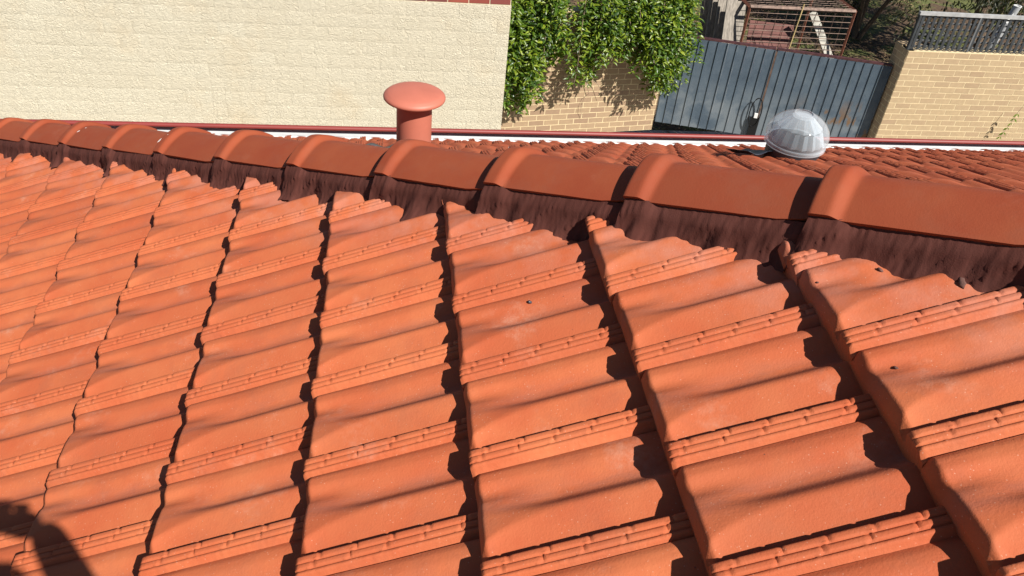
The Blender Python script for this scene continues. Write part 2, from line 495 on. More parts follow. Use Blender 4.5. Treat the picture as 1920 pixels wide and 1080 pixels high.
def keys(pts):
    xs = [p_[0] for p_ in pts]; ys = [p_[1] for p_ in pts]
    xs = np.array(xs); ys = np.array(ys)
    # monotone cubic (Fritsch-Carlson) tangents
    d = np.diff(ys) / np.diff(xs)
    m = np.zeros(len(xs)); m[1:-1] = np.where(d[:-1] * d[1:] > 0, 2 * d[:-1] * d[1:] / (d[:-1] + d[1:] + 1e-12), 0)
    m[0] = d[0]; m[-1] = d[-1]
    def f(v):
        v = min(max(v, xs[0]), xs[-1])
        k = min(int(np.searchsorted(xs, v, 'right')) - 1, len(xs) - 2)
        h = xs[k + 1] - xs[k]; t = (v - xs[k]) / h
        return float((2 * t**3 - 3 * t**2 + 1) * ys[k] + (t**3 - 2 * t**2 + t) * h * m[k] + (-2 * t**3 + 3 * t**2) * ys[k + 1] + (t**3 - t**2) * h * m[k + 1])
    return f
PN = keys([(0, .014), (.06, .0185), (.12, .0178), (.19, .0125), (.25, .0070), (.30, .0036), (.345, .0034), (.385, .0078), (.42, .0145), (.45, .0200), (.475, .0228), (.50, .0232), (.53, .0212), (.60, .0160), (.68, .0098), (.74, .0054), (.80, .0025)])
PB = keys([(0, .015), (.05, .0210), (.11, .0208), (.16, .0150), (.20, .0110), (.235, .0115), (.29, .0165), (.35, .0192), (.50, .0238), (.53, .0216), (.60, .0160), (.68, .0098), (.74, .0054), (.80, .0025)])
VS = 0.795
def ridge(t):
    # strip cross-section, t 0..1 from far vertical face to the lip
    k = STRIP(t); return k
STRIP = keys([(0, .0200), (.04, .0255), (.12, .0270), (.24, .0265), (.275, .0254), (.30, .0222), (.325, .0218), (.35, .0243), (.40, .0254), (.52, .0246), (.555, .0234), (.58, .0202), (.61, .0198), (.635, .0218), (.68, .0230), (.76, .0222), (.80, .0185), (.90, .0112), (1.0, .0070)])

def tile_h(u, v, seed):
    """height over the tile's base plane; u metres up from the butt, v 0..1 across"""
    s = sstep(0.155, 0.015, u)
    e = 1 - (1 - (0.985 * max(0.0, 1 - u / 0.165)) ** 2) ** 0.5
    if v < VS:
        ve = 0.50 + 0.255 * e
        if v <= 0.44: q = v
        elif v <= ve: q = 0.44 + (0.50 - 0.44) * (v - 0.44) / (ve - 0.44)
        else: q = 0.50 + (VS - 0.50) * (v - ve) / (VS - ve)
        h = (1 - s) * PN(q) + s * PB(q)
        h += 0.0006 * noise.noise(Vector((u * 9, v * 4, seed)))
    else:
        t = (v - VS) / (1 - VS)
        h = STRIP(t)
        P = 0.068
        for (a, b, off) in ((0.03, 0.29, 0.0), (0.33, 0.57, 0.013)):
            if a < t < b:
                d = abs(((u + off + 0.01 * seed + P / 2) % P) - P / 2)
                if d < 0.0036: h -= 0.0030 * (1 - (d / 0.0036) ** 2)
        # cross webs filling the grooves between the ribs
        for (c, off) in ((0.312, 0.009), (0.595, 0.023)):
            if abs(t - c) < 0.055:
                d = abs(((u + off + 0.01 * seed + P / 2) % P) - P / 2)
                if d < 0.004: h += 0.0020 * (1 - (d / 0.004) ** 2)
        if t > 0.72:
            h += 0.0010 * noise.noise(Vector((u * 110, t * 7, seed * 3.3)))
    if v >= VS and u < 0.016:
        h = h + (min(h, .0240) - h) * (1 - u / .016)
    cl = 0.015 if v < VS else 0.007
    if u < cl:
        h -= (0.0230 * (0.45 + 0.55 * sstep(0, .012, h)) if v < VS else .005) * (1 - u / cl) ** 1.45
    return h

def tile_grid(nu, fine_butt=True, strip_n=16, pan_n=26):
    us = []
    L = G + 0.065
    if fine_butt: us = [0, .0008, .002, .004, .006, .008, .010]
    else: us = [0, .004, .010]
    k = nu
    us += [0.010 + (L - 0.010) * (i + 1) / k for i in range(k)]
    vs = [VS * i / pan_n for i in range(pan_n)] + [VS - 0.0035]
    vs += [VS + 0.0015] + [VS + (1 - VS) * (i + 1) / strip_n for i in range(strip_n)]
    return us, vs

def tile_geo(nu, strip_n, pan_n, seed):
    us, vs = tile_grid(nu, True, strip_n, pan_n)
    V = []; F = []
    nv = len(vs)
    for u in us:
        for v in vs:
            V.append((u, -TW * v + TW, tile_h(u, v, seed)))   # origin at near edge butt; y from 0 (near) to TW (far)
    for i in range(len(us) - 1):
        for j in range(nv - 1):
            a = i * nv + j
            F.append((a, a + nv, a + nv + 1, a + 1)[::-1])
    # butt face and side skirts
    def skirt(idx, zb, flip):
        base = len(V)
        for k in idx:
            x, y, z = V[k]; V.append((x, y, zb(x)))
        for k in range(len(idx) - 1):
            q = (idx[k], idx[k + 1], base + k + 1, base + k)
            F.append(q if flip else q[::-1])
    zb = lambda x: -0.046 * max(0, 1 - x / 0.42) - 0.003
    skirt([j for j in range(nv)], zb, False)
    skirt([i * nv for i in range(len(us))], zb, True)
    skirt([i * nv + nv - 1 for i in range(len(us))], zb, False)
    return V, F

TILT = 0.118
ZB = -0.012            # local base offset so the strip's lower lip sits on the datum
def tile_matrix(MR, u0, y0, jit=True, seed=0):
    r = random.Random(seed)
    loc = MR @ Vector((u0 + (r.uniform(-.004, .004) if jit else 0), y0 + (r.uniform(-.0015, .0015) if jit else 0), ZB + (r.uniform(-.001, .0015) if jit else 0)))
    R = MR.to_4x4() @ Matrix.Rotation(TILT + r.uniform(-.008, .009), 4, 'Y') @ Matrix.Rotation(r.uniform(-.009, .009), 4, 'Z') @ Matrix.Rotation(r.uniform(-.008, .008), 4, 'X')
    return Matrix.Translation(loc) @ R

near_geo = [tile_geo(120, 26, 38, s) for s in range(4)]
near_me = [mesh_np('roof_tile', V, F, M['tile'], True, 50) for V, F in near_geo]
mid_geo = [tile_geo(44, 15, 20, s) for s in range(3)]
mid_me = [mesh_np('roof_tile', V, F, M['tile'], True, 50) for V, F in mid_geo]
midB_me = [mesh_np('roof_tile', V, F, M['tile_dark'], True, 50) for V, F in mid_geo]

def slope_sheet(name, pts, parent):
    me = mesh_np(name, pts, [tuple(range(len(pts)))], M['under'], False)
    o = link(name, me, parent); o.location = -HO
    return o
EY = YE
xe = C0 - YE - 0.02
def zA(x): return x * TT
low = -0.095
slopeA = slope_sheet('roof_slope', [(xe, -9, zA(xe) + low), (3.2, -9, zA(3.2) + low), (3.2, C0 - 3.2, zA(3.2) + low), (xe, YE, zA(xe) + low)], house)
slopeB = slope_sheet('roof_slope', [(xe, YE, zB(YE) + low), (3.2, C0 - 3.2, zA(3.2) + low), (12, C0 - 3.2, zA(3.2) + low), (12, YE, zB(YE) + low)], house)

BOFF = {-3: 3.5, -2: 2.0, -1: 1.5, 0: 0.0, 1: -1.5, 2: -3.0, 3: -3.5}
clipn = Vector((1, 1, 0)).normalized()

def add_tile(mat4, geo, shared, parent, side, seedm, material=None):
    """side: +1 keep x+y<C0 (near slope), -1 keep the far slope; clip tiles that run under the hip capping"""
    V, F = geo
    cs = [mat4 @ Vector((a, b, 0)) for a in (0, G + .065) for b in (0, TW)]
    d = [side * (C0 - side * 0.035 - (c.x + c.y)) for c in cs]
    if max(d) < 0.0: return None
    if min(d) > 0:
        o = link('roof_tile', shared, parent)
    else:
        bm = bmesh.new()
        inv = mat4.inverted()
        me = bpy.data.meshes.new('roof_tile')
        me.from_pydata(V, [], F)
        bm.from_mesh(me)
        pl = inv @ Vector((C0 - side * 0.035, 0, 0)); nl = (inv.to_3x3() @ clipn) * side
        bmesh.ops.bisect_plane(bm, geom=bm.verts[:] + bm.edges[:] + bm.faces[:], plane_co=pl, plane_no=nl, clear_outer=True)
        if len(bm.faces) < 3: bm.free(); return None
        bm.to_mesh(me); bm.free()
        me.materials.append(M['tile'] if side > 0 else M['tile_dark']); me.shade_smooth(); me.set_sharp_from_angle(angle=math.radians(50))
        o = link('roof_tile', me, parent)
    mm = mat4.copy(); mm.translation = mm.translation  # parent sits at world origin of HO+(-HO)
    o.matrix_basis = mm
    return o

nA = 0
for i in range(-9, 7):
    if i in BOFF: b0 = BOFF[i]
    else: b0 = 0.5 if i % 2 else 0.0
    for j in range(-26, 26):
        y0 = ((b0 % 1.0) - 0.0452 * i - j) * TW
        u0 = i * G
        c = MA @ Vector((u0 + G / 2, y0 + TW / 2, 0))
        if c.x + c.y > C0 + 0.3: continue
        if c.x < xe: continue
        if not in_view(c, 330): continue
        seed = i * 1000 + j
        k = random.Random(seed).randrange(4)
        nearish = (c - CAM).length < 3.0
        mt = tile_matrix(MA, u0, y0, True, seed)
        o = add_tile(mt, near_geo[k] if nearish else mid_geo[k % 3], near_me[k] if nearish else mid_me[k % 3], slopeA, 1, seed)
        if o: nA += 1

candB = []
for i in range(0, 16):
    # butt of course i on the far slope, counted up from the eave
    uB = -(YE - 0.0) / CT
    for j in range(-16, 34):
        u0 = i * G; x0 = (j + (0.5 if i % 2 else 0.0)) * TW
        # world: start at eave point, go up EB
        base = Vector((0, YE, zB(YE)))
        c = base + EB * (u0 + G / 2) + XB * (x0 + TW / 2)
        if c.x + c.y < C0 - 0.3 or not in_view(c, 60): continue
        candB.append(((c - CAM).length, i, j, u0, x0))
candB.sort()
far_stuff_v = []; far_stuff_f = []
nB = 0
low_geo = [tile_geo(12, 8, 12, s) for s in range(2)]
baseB = Vector((0, YE, zB(YE)))
for (dd, i, j, u0, x0) in candB:
    seed = 50000 + i * 1000 + j
    r = random.Random(seed)
    R = MB_.to_4x4() @ Matrix.Rotation(TILT + r.uniform(-.006, .006), 4, 'Y') @ Matrix.Rotation(r.uniform(-.006, .006), 4, 'Z')
    loc = baseB + EB * (u0 + r.uniform(-.004, .004)) + XB * x0 + NB * (ZB + r.uniform(-.001, .0015))
    mt = Matrix.Translation(loc) @ R
    k = r.randrange(3)
    if nB < 297:
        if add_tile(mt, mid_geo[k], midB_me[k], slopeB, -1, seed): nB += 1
    else:
        V, F = low_geo[k % 2]; n0 = len(far_stuff_v)
        far_stuff_v += [mt @ Vector(v) for v in V]; far_stuff_f += [tuple(n0 + q for q in f) for f in F]
if far_stuff_v:
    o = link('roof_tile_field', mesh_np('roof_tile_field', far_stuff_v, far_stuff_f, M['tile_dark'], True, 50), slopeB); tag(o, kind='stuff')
print('tiles', nA, nB, len(candB))

# ---- hip capping: mortar bedding and caps
CP = 0.41585                       # spacing of the caps along the hip
hipdir = Vector((1, -1, TT)).normalized()
out = Vector((-1, -1, 0)).normalized()      # toward the near slope
HW, HH = 0.110, 0.047
EDGE = 0.050
# edge line on the near side: plane-A coords X = .1987 + s/CT, Y=-s, height EDGE
def edge_pt(s):
    return MA @ Vector((0.25700 + s / CT, -s, EDGE))
S0 = -1.74823; DS = 0.27887
slen = DS and CP / DS              # metres along the hip per unit s
cap_prof = []
for a in range(25):
    p_ = a / 24
    q = abs(1 - 2 * p_)
    z = HH * (1 - ((q * q + .02) ** .5 - .1414) / (1.00995 - .1414)) * .55 + HH * (1 - q ** 2.2) * .45
    cap_prof.append((2 * HW * p_, z))
def cap_mesh(seed, L=0.46):
    r = random.Random(seed)
    us = [0, .0015, .004, .008, .014, .020, .026, .032, .038, .043, .048, .053, .058, .063, .068, .073, .080, .12, .15, .2, .25, .3, .35, .4, L]
    V = []; F = []
    def lift(u):
        a = 0.0190 * (1 - sstep(0.036, 0.066, u)) 
        a -= 0.0035 * (1 - min(1, u / 0.007)) ** 2
        a += 0.0
        a -= 0.012 * max(0, (u - 0.1)) / 0.36
        return a
    P = len(cap_prof)
    for u in us:
        a = lift(u)
        for k, (d, z) in enumerate(cap_prof):
            q = d / HW - 1
            tp = sstep(0.385, 0.425, u)
            dd = d + q * (a * 0.30 - 0.016 * tp)
            zz = z + a * (0.95 - 0.35 * abs(q) ** 3)
            zz += 0.012 * tp * abs(q) ** 2
            zz += 0.0008 * noise.noise(Vector((u * 14, d * 20, seed)))
            V.append((u, dd, zz))
    n1 = len(V)
    for i in range(len(us) - 1):
        for k in range(P - 1):
            a = i * P + k; F.append((a, a + P, a + P + 1, a + 1)[::-1])
    # inner shell
    T = 0.014
    for u_i, u in enumerate(us):
        for k in range(P):
            v = V[u_i * P + k]
            q = cap_prof[k][0] / HW - 1
            V.append((v[0], v[1] - q * T * 0.8, v[2] - T))
    for i in range(len(us) - 1):
        for k in range(P - 1):
            a = n1 + i * P + k; F.append((a, a + P, a + P + 1, a + 1))
    for k in range(P - 1):
        F.append((k, k + 1, n1 + k + 1, n1 + k)[::-1])
        a = (len(us) - 1) * P
        F.append((a + k, a + k + 1, n1 + a + k + 1, n1 + a + k))
    for i in range(len(us) - 1):
        for kk, fl in ((0, 1), (P - 1, 0)):
            a = i * P + kk; q = (a, a + P, n1 + a + P, n1 + a)
            F.append(q if fl else q[::-1])
    return mesh_np('ridge_cap', V, F, M['cap'], True, 42)

capm = [cap_mesh(s) for s in range(4)]
acr = -out                          # across, from near edge to far edge (local y)
upn = hipdir.cross(acr).normalized()
if upn.z < 0: upn = -upn
capR = Matrix((hipdir, acr, upn)).transposed()
# mortar bedding: ribbon on both sides of the hip
def bedding():
    V = []; F = []
    n = 2200; rows = 11
    s_a = S0 - DS * 4.0; s_b = 2.9
    for side in (0, 1):
        i0 = len(V)
        for i in range(n + 1):
            s = s_a + (s_b - s_a) * i / n
            e = edge_pt(s)
            m = (s - S0) / DS
            fr = m - math.floor(m)
            lip = 0.016 * (1 - sstep(0.12, 0.24, fr)) + 0.003
            top = -0.0045 - 0.0085 * fr + 0.0105 * (1 - sstep(0.14, 0.22, fr))
            arc = s * slen
            n1 = noise.noise(Vector((arc * 7.0, side * 7.7, 0)))
            n2 = noise.noise(Vector((arc * 22, side * 3.1, 4)))
            n3 = noise.noise(Vector((arc * 75, 0, 9 + side)))
            foot = max(0.018, min(0.062, 0.040 + 0.036 * n1 + 0.014 * n2)) + 0.004 * n3
            # trowel joints: thin crescents
            for r in range(rows + 1):
                t = r / rows
                # top just inside the cap edge
                ofs = -0.010 + lip * 0.5 + (0.016 + 0.003 * n2) * min(1, t * 5) + (foot - 0.010) * t ** 2.0
                drop = top - 0.100 * (1 - (1 - t) ** 1.25)
                ripple = 0.0035 * noise.noise(Vector((arc * 45 + t * 3.2, t * 2, side + 3))) * min(1, t * 4)
                rg = 1 - min(1, abs(noise.noise(Vector((arc * 11 + t * 1.6, 3 + side, 0.5)))) * 9)
                ofs += 0.0045 * rg ** 2 * min(1, t * 5) + ripple + 0.002 * noise.noise(Vector((arc * 120, t * 14, side)))
                if t < 0.12: ofs += 0.0035 * abs(noise.noise(Vector((arc * 60, 8, side))))
                if side == 0: P_ = e + out * ofs
                else: P_ = e + acr * (2 * HW + ofs)
                V.append(P_ + Vector((0, 0, drop)))
        for i in range(n):
            for r in range(rows):
                a = i0 + i * (rows + 1) + r
                q = (a, a + 1, a + rows + 2, a + rows + 1)
                F.append(q if side == 0 else q[::-1])
    # core filling under the caps
    i0 = len(V)
    for i in range(101):
        s = s_a + (s_b - s_a) * i / 100
        e = edge_pt(s)
        V.append(e + Vector((0, 0, -0.026)) - out * 0.008); V.append(e + acr * HW + Vector((0, 0, -0.004))); V.append(e + acr * (2 * HW - 0.008) + Vector((0, 0, -0.026)))
    for i in range(100):
        for r in range(2):
            a = i0 + i * 3 + r
            F.append((a, a + 1, a + 4, a + 3))
    return mesh_np('mortar_bedding', V, F, M['mortar'], True, 60)
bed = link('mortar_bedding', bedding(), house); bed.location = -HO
for k in range(-4, 14):
    s = S0 + DS * k
    r = random.Random(900 + k)
    e = edge_pt(s)
    o = link('ridge_cap', capm[k % 4], bed)
    R = capR.to_4x4() @ Matrix.Rotation(r.uniform(-.014, .014), 4, 'Z') @ Matrix.Rotation(r.uniform(-.02, .02), 4, 'X') @ Matrix.Rotation(r.uniform(-.004, .004) + 0.020, 4, 'Y')
    o.matrix_basis = Matrix.Translation(e + Vector((0, 0, 0.004 + r.uniform(-.002, .002))) - hipdir * 0.0) @ R

# ---- gutter and fascia along the far eave (extends round the corner to the near slope's eave)
def extrude_x(prof, x0, x1, nseg=1):
    V = []; F = []; n = len(prof)
    for i in range(nseg + 1):
        x = x0 + (x1 - x0) * i / nseg
        for (y, z) in prof: V.append((x, y, z))
    for i in range(nseg):
        for k in range(n - 1):
            a = i * n + k; F.append((a, a + 1, a + n + 1, a + n))
    return V, F
GX0, GX1 = -2.75, 12.0
yg = 2.915
def solid(prof, x0, x1, name, m, parent, th=0.0015, nseg=24):
    V, F = extrude_x(prof, x0, x1, nseg)
    o = link(name, mesh_np(name, V, F, m, True, 30), parent)
    md = o.modifiers.new('thick', 'SOLIDIFY'); md.thickness = th
    return o
lining = solid([(yg - .125, GZ - .02), (yg - .125, GZ - .11), (yg - .004, GZ - .11), (yg - .004, GZ - .028)], GX0, GX1, 'gutter_channel', M['gutter_white'], house)
lining.location = -HO
bead = [(yg + .001, GZ - .115)]
bead += [(yg + .001, GZ - .028)]
for a in range(0, 13):
    t = math.radians(-90 + a * 25)
    bead.append((yg - 0.016 + 0.0175 * math.cos(t) , GZ - 0.016 + 0.0165 * math.sin(t)))
bd = solid(bead, GX0, GX1, 'gutter_front', M['gutter_red'], house); bd.location = -HO
fb = MB().box(((GX0 + GX1) / 2 + .07, yg - .142, GZ - .12), (GX1 - GX0 - .14, 0.022, 0.18)).build('fascia', M['fascia'], house); fb.location = -HO
fb = MB().box((xe + .03, -2.9, GZ - .12), (0.022, 11.3, 0.18)).build('fascia', M['fascia'], house); fb.location = -HO
wl = MB().box((4.9, -3.1, (GROUND + GZ) / 2 - .25), (13.8, 10.8, abs(GROUND - GZ) - 0.1)).build('wall', M['brick'], house); wl.location = -HO
sf = MB().box((4.7, -3.1, GZ - .205), (14.4, 11.7, 0.01)).build('eave_soffit', M['fascia'], house); sf.location = -HO

# ------------------------------------------------------------------ vent pipe
vp = empty('vent_pipe', (0.288, 1.2, (.3665 - 1.2) * TT))
tag(vp, 'round terracotta red vent pipe with mushroom cowl behind the hip caps', 'vent pipe')
PZ = 0.0
MB().lathe([(0.0745, -0.05), (0.0745, 0.255), (0.069, 0.255), (0.069, -0.05)], 48, closed=True).build('pipe', M['pipe'], vp, True, 35)
cowl = [(0.0, .281), (.03, .2804), (.06, .2782), (.09, .2735), (.108, .269), (.114, .266), (.117, .2635), (.121, .2615), (.127, .256), (.1295, .250), (.1290, .245), (.127, .242), (.121, .242), (.110, .247), (.075, .253), (0.0, .255)]
MB().lathe(cowl, 64).build('cowl', M['pipe'], vp, True, 30)
MB().lathe([(0.076, .0), (.105, -.012), (.125, -.03), (.13, -.05)], 32).build('collar', M['pipe'], vp, True)
def flashing(x0, x1, ya, yb, parent, pb):
    V = []; F = []; n = 26; m = 14
    for i in range(n + 1):
        for j in range(m + 1):
            x = x0 + (x1 - x0) * i / n; y = ya + (yb - ya) * j / m
            vv = ((x / TW) % 1.0)
            z = zB(y) + 0.026 + 0.010 * math.cos(2 * math.pi * vv * 2 + .5) + 0.004 * noise.noise(Vector((x * 12, y * 12, 2)))
            V.append(Vector((x, y, z)) - Vector(pb))
    for i in range(n):
        for j in range(m):
            a = i * (m + 1) + j; F.append((a, a + m + 1, a + m + 2, a + 1))
    o = link('flashing', mesh_np('flashing', V, F, M['lead'], True), parent)
    md = o.modifiers.new('thick', 'SOLIDIFY'); md.thickness = 0.003
    return o
flashing(0.03, 0.40, 1.10, 1.32, vp, vp.location)

# ------------------------------------------------------------------ tubular skylight
SX, SY = 2.092, 1.3
sz = (.3665 - SY) * TT
sk = empty('tubular_skylight', (SX, SY, sz))
tag(sk, 'clear domed tubular skylight with silver reflector on the far roof slope', 'skylight')
RD = 0.145
zr = 0.085
dome = [(RD - .006, zr - .012), (RD - .006, zr), (RD - .006, zr + .004), (RD, zr + .02), (RD + .001, zr + .04), (RD - .008, zr + .068), (RD - .028, zr + .095), (RD - .055, zr + .116), (RD - .088, zr + .132), (.046, zr + .138), (.042, zr + .1385), (.039, zr + .133), (0.001, zr + .132)]
MB().lathe(dome, 72).build('dome', M['clear'], sk, True, 28)
MB().lathe([(RD - .004, zr - .022), (RD - .001, zr - .018), (RD - .001, zr - .006), (RD - .0045, zr - .003), (RD - .016, zr - .004), (RD - .016, zr - .022)], 72, closed=True).build('rim', M['clear'], sk, True, 30)
MB().lathe([(.125, -.09), (.125, zr - .004), (.12, zr - .004), (.12, -.09)], 48, closed=True).build('neck', M['neck'], sk, True, 40)
# faceted lens ring inside the dome: two tiers of prisms
lens = MB()
ns = 16
for tier, (r1, z1, r2, z2) in enumerate(((.128, zr + .006, .104, zr + .070), (.102, zr + .074, .050, zr + .122))):
    n_ = ns if tier == 0 else 12
    for k in range(n_):
        a0 = 2 * math.pi * k / n_; a1 = 2 * math.pi * (k + 1) / n_; am = (a0 + a1) / 2
        i0 = len(lens.v)
        for (r_, z_) in ((r1, z1), (r2, z2)):
            for (a, rr) in ((a0, r_ * .955), (am, r_ * 1.03), (a1, r_ * .955)):
                lens.v.append(Vector((rr * math.cos(a), rr * math.sin(a), z_)))
        lens.f += [(i0, i0 + 1, i0 + 4, i0 + 3), (i0 + 1, i0 + 2, i0 + 5, i0 + 4)]
lens.build('prism_ring', M['prism'], sk)
MB().lathe([(.135, zr), (.104, zr + .072), (.100, zr + .072), (.05, zr + .123), (.046, zr + .123)], 60).build('inner_diffuser', clear_mat('inner_acrylic', .04, .35), sk, True)
MB().lathe([(.048, zr + .121), (.030, zr + .126), (0.001, zr + .124)], 40).build('top_disc', M['prism'], sk, True)
flashing(SX - .24, SX + .10, 1.26, 1.50, sk, sk.location)

# ------------------------------------------------------------------ neighbour's block wall
bw = empty('block_wall', (1.66, 7.7, GROUND)); bw['label'] = 'long painted cream block wall with red brick courses along its top'; bw['category'] = 'wall'
BO = Vector(bw.location)
BX1 = 1.672
def rough_block(w_, h_, d_, seed, amp=0.0022):
    V = []; F = []; nx_, nz_ = 10, 6
    for j in range(nz_ + 1):
        for i in range(nx_ + 1):
            x = -w_ / 2 + w_ * i / nx_; z = -h_ / 2 + h_ * j / nz_
            e = min(i, nx_ - i, j, nz_ - j)
            y = -d_ / 2 + (0.001 if e == 0 else 0) - amp * (0.5 + noise.noise(Vector((x * 30, z * 30, seed * 9.1)))) * (0 if e == 0 else 1)
            V.append((x, y, z))
    for j in range(nz_):
        for i in range(nx_):
            a = j * (nx_ + 1) + i; F.append((a, a + 1, a + nx_ + 2, a + nx_ + 1))
    n0 = len(V)
    V += [(-w_ / 2, d_ / 2, -h_ / 2), (w_ / 2, d_ / 2, -h_ / 2), (w_ / 2, d_ / 2, h_ / 2), (-w_ / 2, d_ / 2, h_ / 2)]
    c = [0, nx_, nx_ + (nx_ + 1) * nz_, (nx_ + 1) * nz_]
    bot = list(range(nx_, -1, -1)); F.append((*bot, n0, n0 + 1)); F.append((n0 + 1, n0, n0 + 3, n0 + 2)[::-1])
    top = [c[3] + i for i in range(nx_ + 1)]; F.append((*top, n0 + 2, n0 + 3))
    F.append((*[i * (nx_ + 1) for i in range(nz_ + 1)], n0 + 3, n0)); F.append((*[nx_ + i * (nx_ + 1) for i in range(nz_, -1, -1)], n0 + 1, n0 + 2))
    return V, F
bgeo = [rough_block(.3085, .1688, .1, s) for s in range(6)]
bme = [mesh_np('block', V, F, M['block'], True, 50) for V, F in bgeo]
hgeo = rough_block(.1535, .1688, .1, 11); hme = mesh_np('block', *hgeo, M['block'], True, 50)
BWW, BHH = .31, .170
ztop = -1.905
sv, sf_ = [], []; nb = 0
for r_ in range(14):
    z = ztop - BHH * (r_ + .5)
    x = BX1
    first = True
    while x > -7.0:
        half = first and (r_ % 2 == 1)
        ww = BWW / 2 if half else BWW
        cx = x - ww / 2
        rr = random.Random(r_ * 97 + int(x * 50))
        k = rr.randrange(6)
        pos = Vector((cx, 7.75, z)) + Vector((0, rr.uniform(-.0015, .0015), 0))
        if nb < 290 and in_view(pos, 60) and (project(pos)[1] < 300):
            o = link('block', hme if half else bme[k], bw); o.location = pos - BO; nb += 1
            if rr.random() < .5 and not half: o.rotation_euler = (0, math.pi, 0) if False else (0, 0, 0)
        else:
            V, F = hgeo if half else bgeo[k]; n0 = len(sv)
            sv += [Vector(v) + pos - BO for v in V]; sf_ += [tuple(n0 + q for q in f) for f in F]
        x -= ww; first = False
o = link('block_field', mesh_np('block_field', sv, sf_, M['block'], True, 50), bw); tag(o, kind='stuff')
MB().box((-2.66, 7.856, (GROUND + 0.2) / 2), (8.65, 0.3, abs(GROUND) + 0.2)).build('mortar_core', M['block_joint'], bw).location = -BO
rbm = MB().box((0, 0, 0), (.238, .1, .076)).mesh('red_brick', M['red_brick'])
for r_ in range(3):
    for c in range(18):
        o = link('red_brick', rbm, bw); o.location = Vector((BX1 - .135 - .25 * c + (.12 if r_ % 2 else 0) - (.0), 7.752, ztop + .048 + .086 * r_)) - BO
        o.rotation_euler = (0, rnd.uniform(-.006, .006), 0)
        if r_ % 2: o.location.x -= .12
print('blocks', nb)

# ------------------------------------------------------------------ brick walls
def brick_meshes(m, n=3):
    out_ = []
    for k in range(n):
        r = random.Random(k)
        mb = MB().box((0, 0, 0), (.226, .09, .0725))
        mb.v = [v + Vector((r.uniform(-.0015, .0015), r.uniform(-.0012, .0012), r.uniform(-.0015, .0015))) for v in mb.v]
        out_.append(mb.mesh('brick', m))
    return out_
def brick_wall(root, P0, D, L, ztop, rows, bms, joint, lim=260, nrm=-1, seed=0, thick=.22, hmesh=None):
    D = Vector(D).normalized(); Nn = Vector((D.y, -D.x, 0))      # towards the camera
    rot = math.atan2(D.y, D.x)
    RO = Vector(root.location)
    cnt = 0
    for r_ in range(rows):
        z = ztop - .0860 * (r_ + .5)
        x = 0.0
        first = True
        while x < L - 0.02:
            ww = .12 if (first and r_ % 2) else .24
            full = ww
            if x + ww > L: ww = L - x
            rr = random.Random(seed + r_ * 131 + int(x * 40))
            pos = Vector(P0) + D * (x + ww / 2) + Vector((0, 0, z)) - Nn * (0.045 + rr.uniform(-.001, .0012))
            o = link('brick', bms[rr.randrange(len(bms))], root)
            o.location = pos - RO; o.rotation_euler = (0, 0, rot + rr.uniform(-.004, .004))
            if ww < .235: o.scale = ((ww - .014) / .226, 1, 1)
            x += ww; first = False; cnt += 1
    mid = Vector(P0) + D * (L / 2) - Nn * (0.0028 + thick / 2)
    mb = MB().box((0, 0, 0), (L - .01, thick, .086 * rows))
    c = mb.build('mortar_core', joint, root); c.location = mid + Vector((0, 0, ztop - .043 * rows)) - RO; c.rotation_euler = (0, 0, rot)
    return cnt
DV = Vector((1, .163, 0)).normalized()
fw = empty('brick_fence', (3.0, 9.2, GROUND)); tag(fw, 'tan brick wall under the hanging green vine left of the gates', 'wall')
n1 = brick_wall(fw, (1.70, 8.968, 0), DV, 2.665, -2.42, 22, brick_meshes(M['brick2']), M['joint'], seed=5)
rw = empty('brick_wall', (8.6, 8.4, GROUND)); tag(rw, 'sunlit cream brick wall topped with a grey lattice screen', 'wall')
bms2 = brick_meshes(M['brick'])
n2 = brick_wall(rw, (7.405, 8.3, 0), (1, 0, 0), 2.5, -2.483, 21, bms2, M['joint'], seed=50, thick=.20)
# return face of the pier, facing left
n3 = brick_wall(rw, (7.402, 8.66, 0), (0, -1, 0), .355, -2.483, 21, bms2, M['joint'], seed=80, thick=.10)
cp = MB().box((7.58, 8.58, -2.475), (.34, .17, .018)).build('pier_top', M['brick'], rw); cp.location = -Vector(rw.location)
print('bricks', n1, n2, n3)

# ------------------------------------------------------------------ lattice screen on the brick wall
lt = empty('lattice_screen', (8.6, 8.34, -2.48)); tag(lt, 'grey lattice screen with pale top rail standing on the cream brick wall', 'lattice')
LO = Vector(lt.location)
LX0, LX1, LZ0, LZ1 = 7.385, 9.95, -2.47, -1.985
sme = MB().box((0, 0, 0), (.040, .008, LZ1 - LZ0)).mesh('slat', M['lattice'])
x = LX0 + .07; k = 0
while x < LX1 - .03:
    o = link('slat', sme, lt); o.location = Vector((x, 8.335, (LZ0 + LZ1) / 2)) - LO; o.rotation_euler = (0, rnd.uniform(-.01, .01), 0)
    x += .0885
bme_ = MB().box((0, 0, 0), (LX1 - LX0 - .02, .008, .026)).mesh('cross_slat', M['lattice_back'])
for k in range(6):
    o = link('cross_slat', bme_, lt); o.location = Vector(((LX0 + LX1) / 2, 8.352, LZ0 + .045 + .082 * k)) - LO
    o.rotation_euler = (.35, 0, 0)
MB().box(((LX0 + LX1) / 2, 8.34, LZ1 + .022), (LX1 - LX0 + .02, .05, .044)).build('top_rail', M['lattice_rail'], lt).location = -LO
MB().box((LX0 + .015, 8.34, (LZ0 + LZ1) / 2), (.032, .045, LZ1 - LZ0)).build('side_rail', M['lattice'], lt).location = -LO
MB().box((8.305, 8.322, (LZ0 + LZ1) / 2), (.024, .012, LZ1 - LZ0)).build('joining_strip', M['lattice_back'], lt).location = -LO

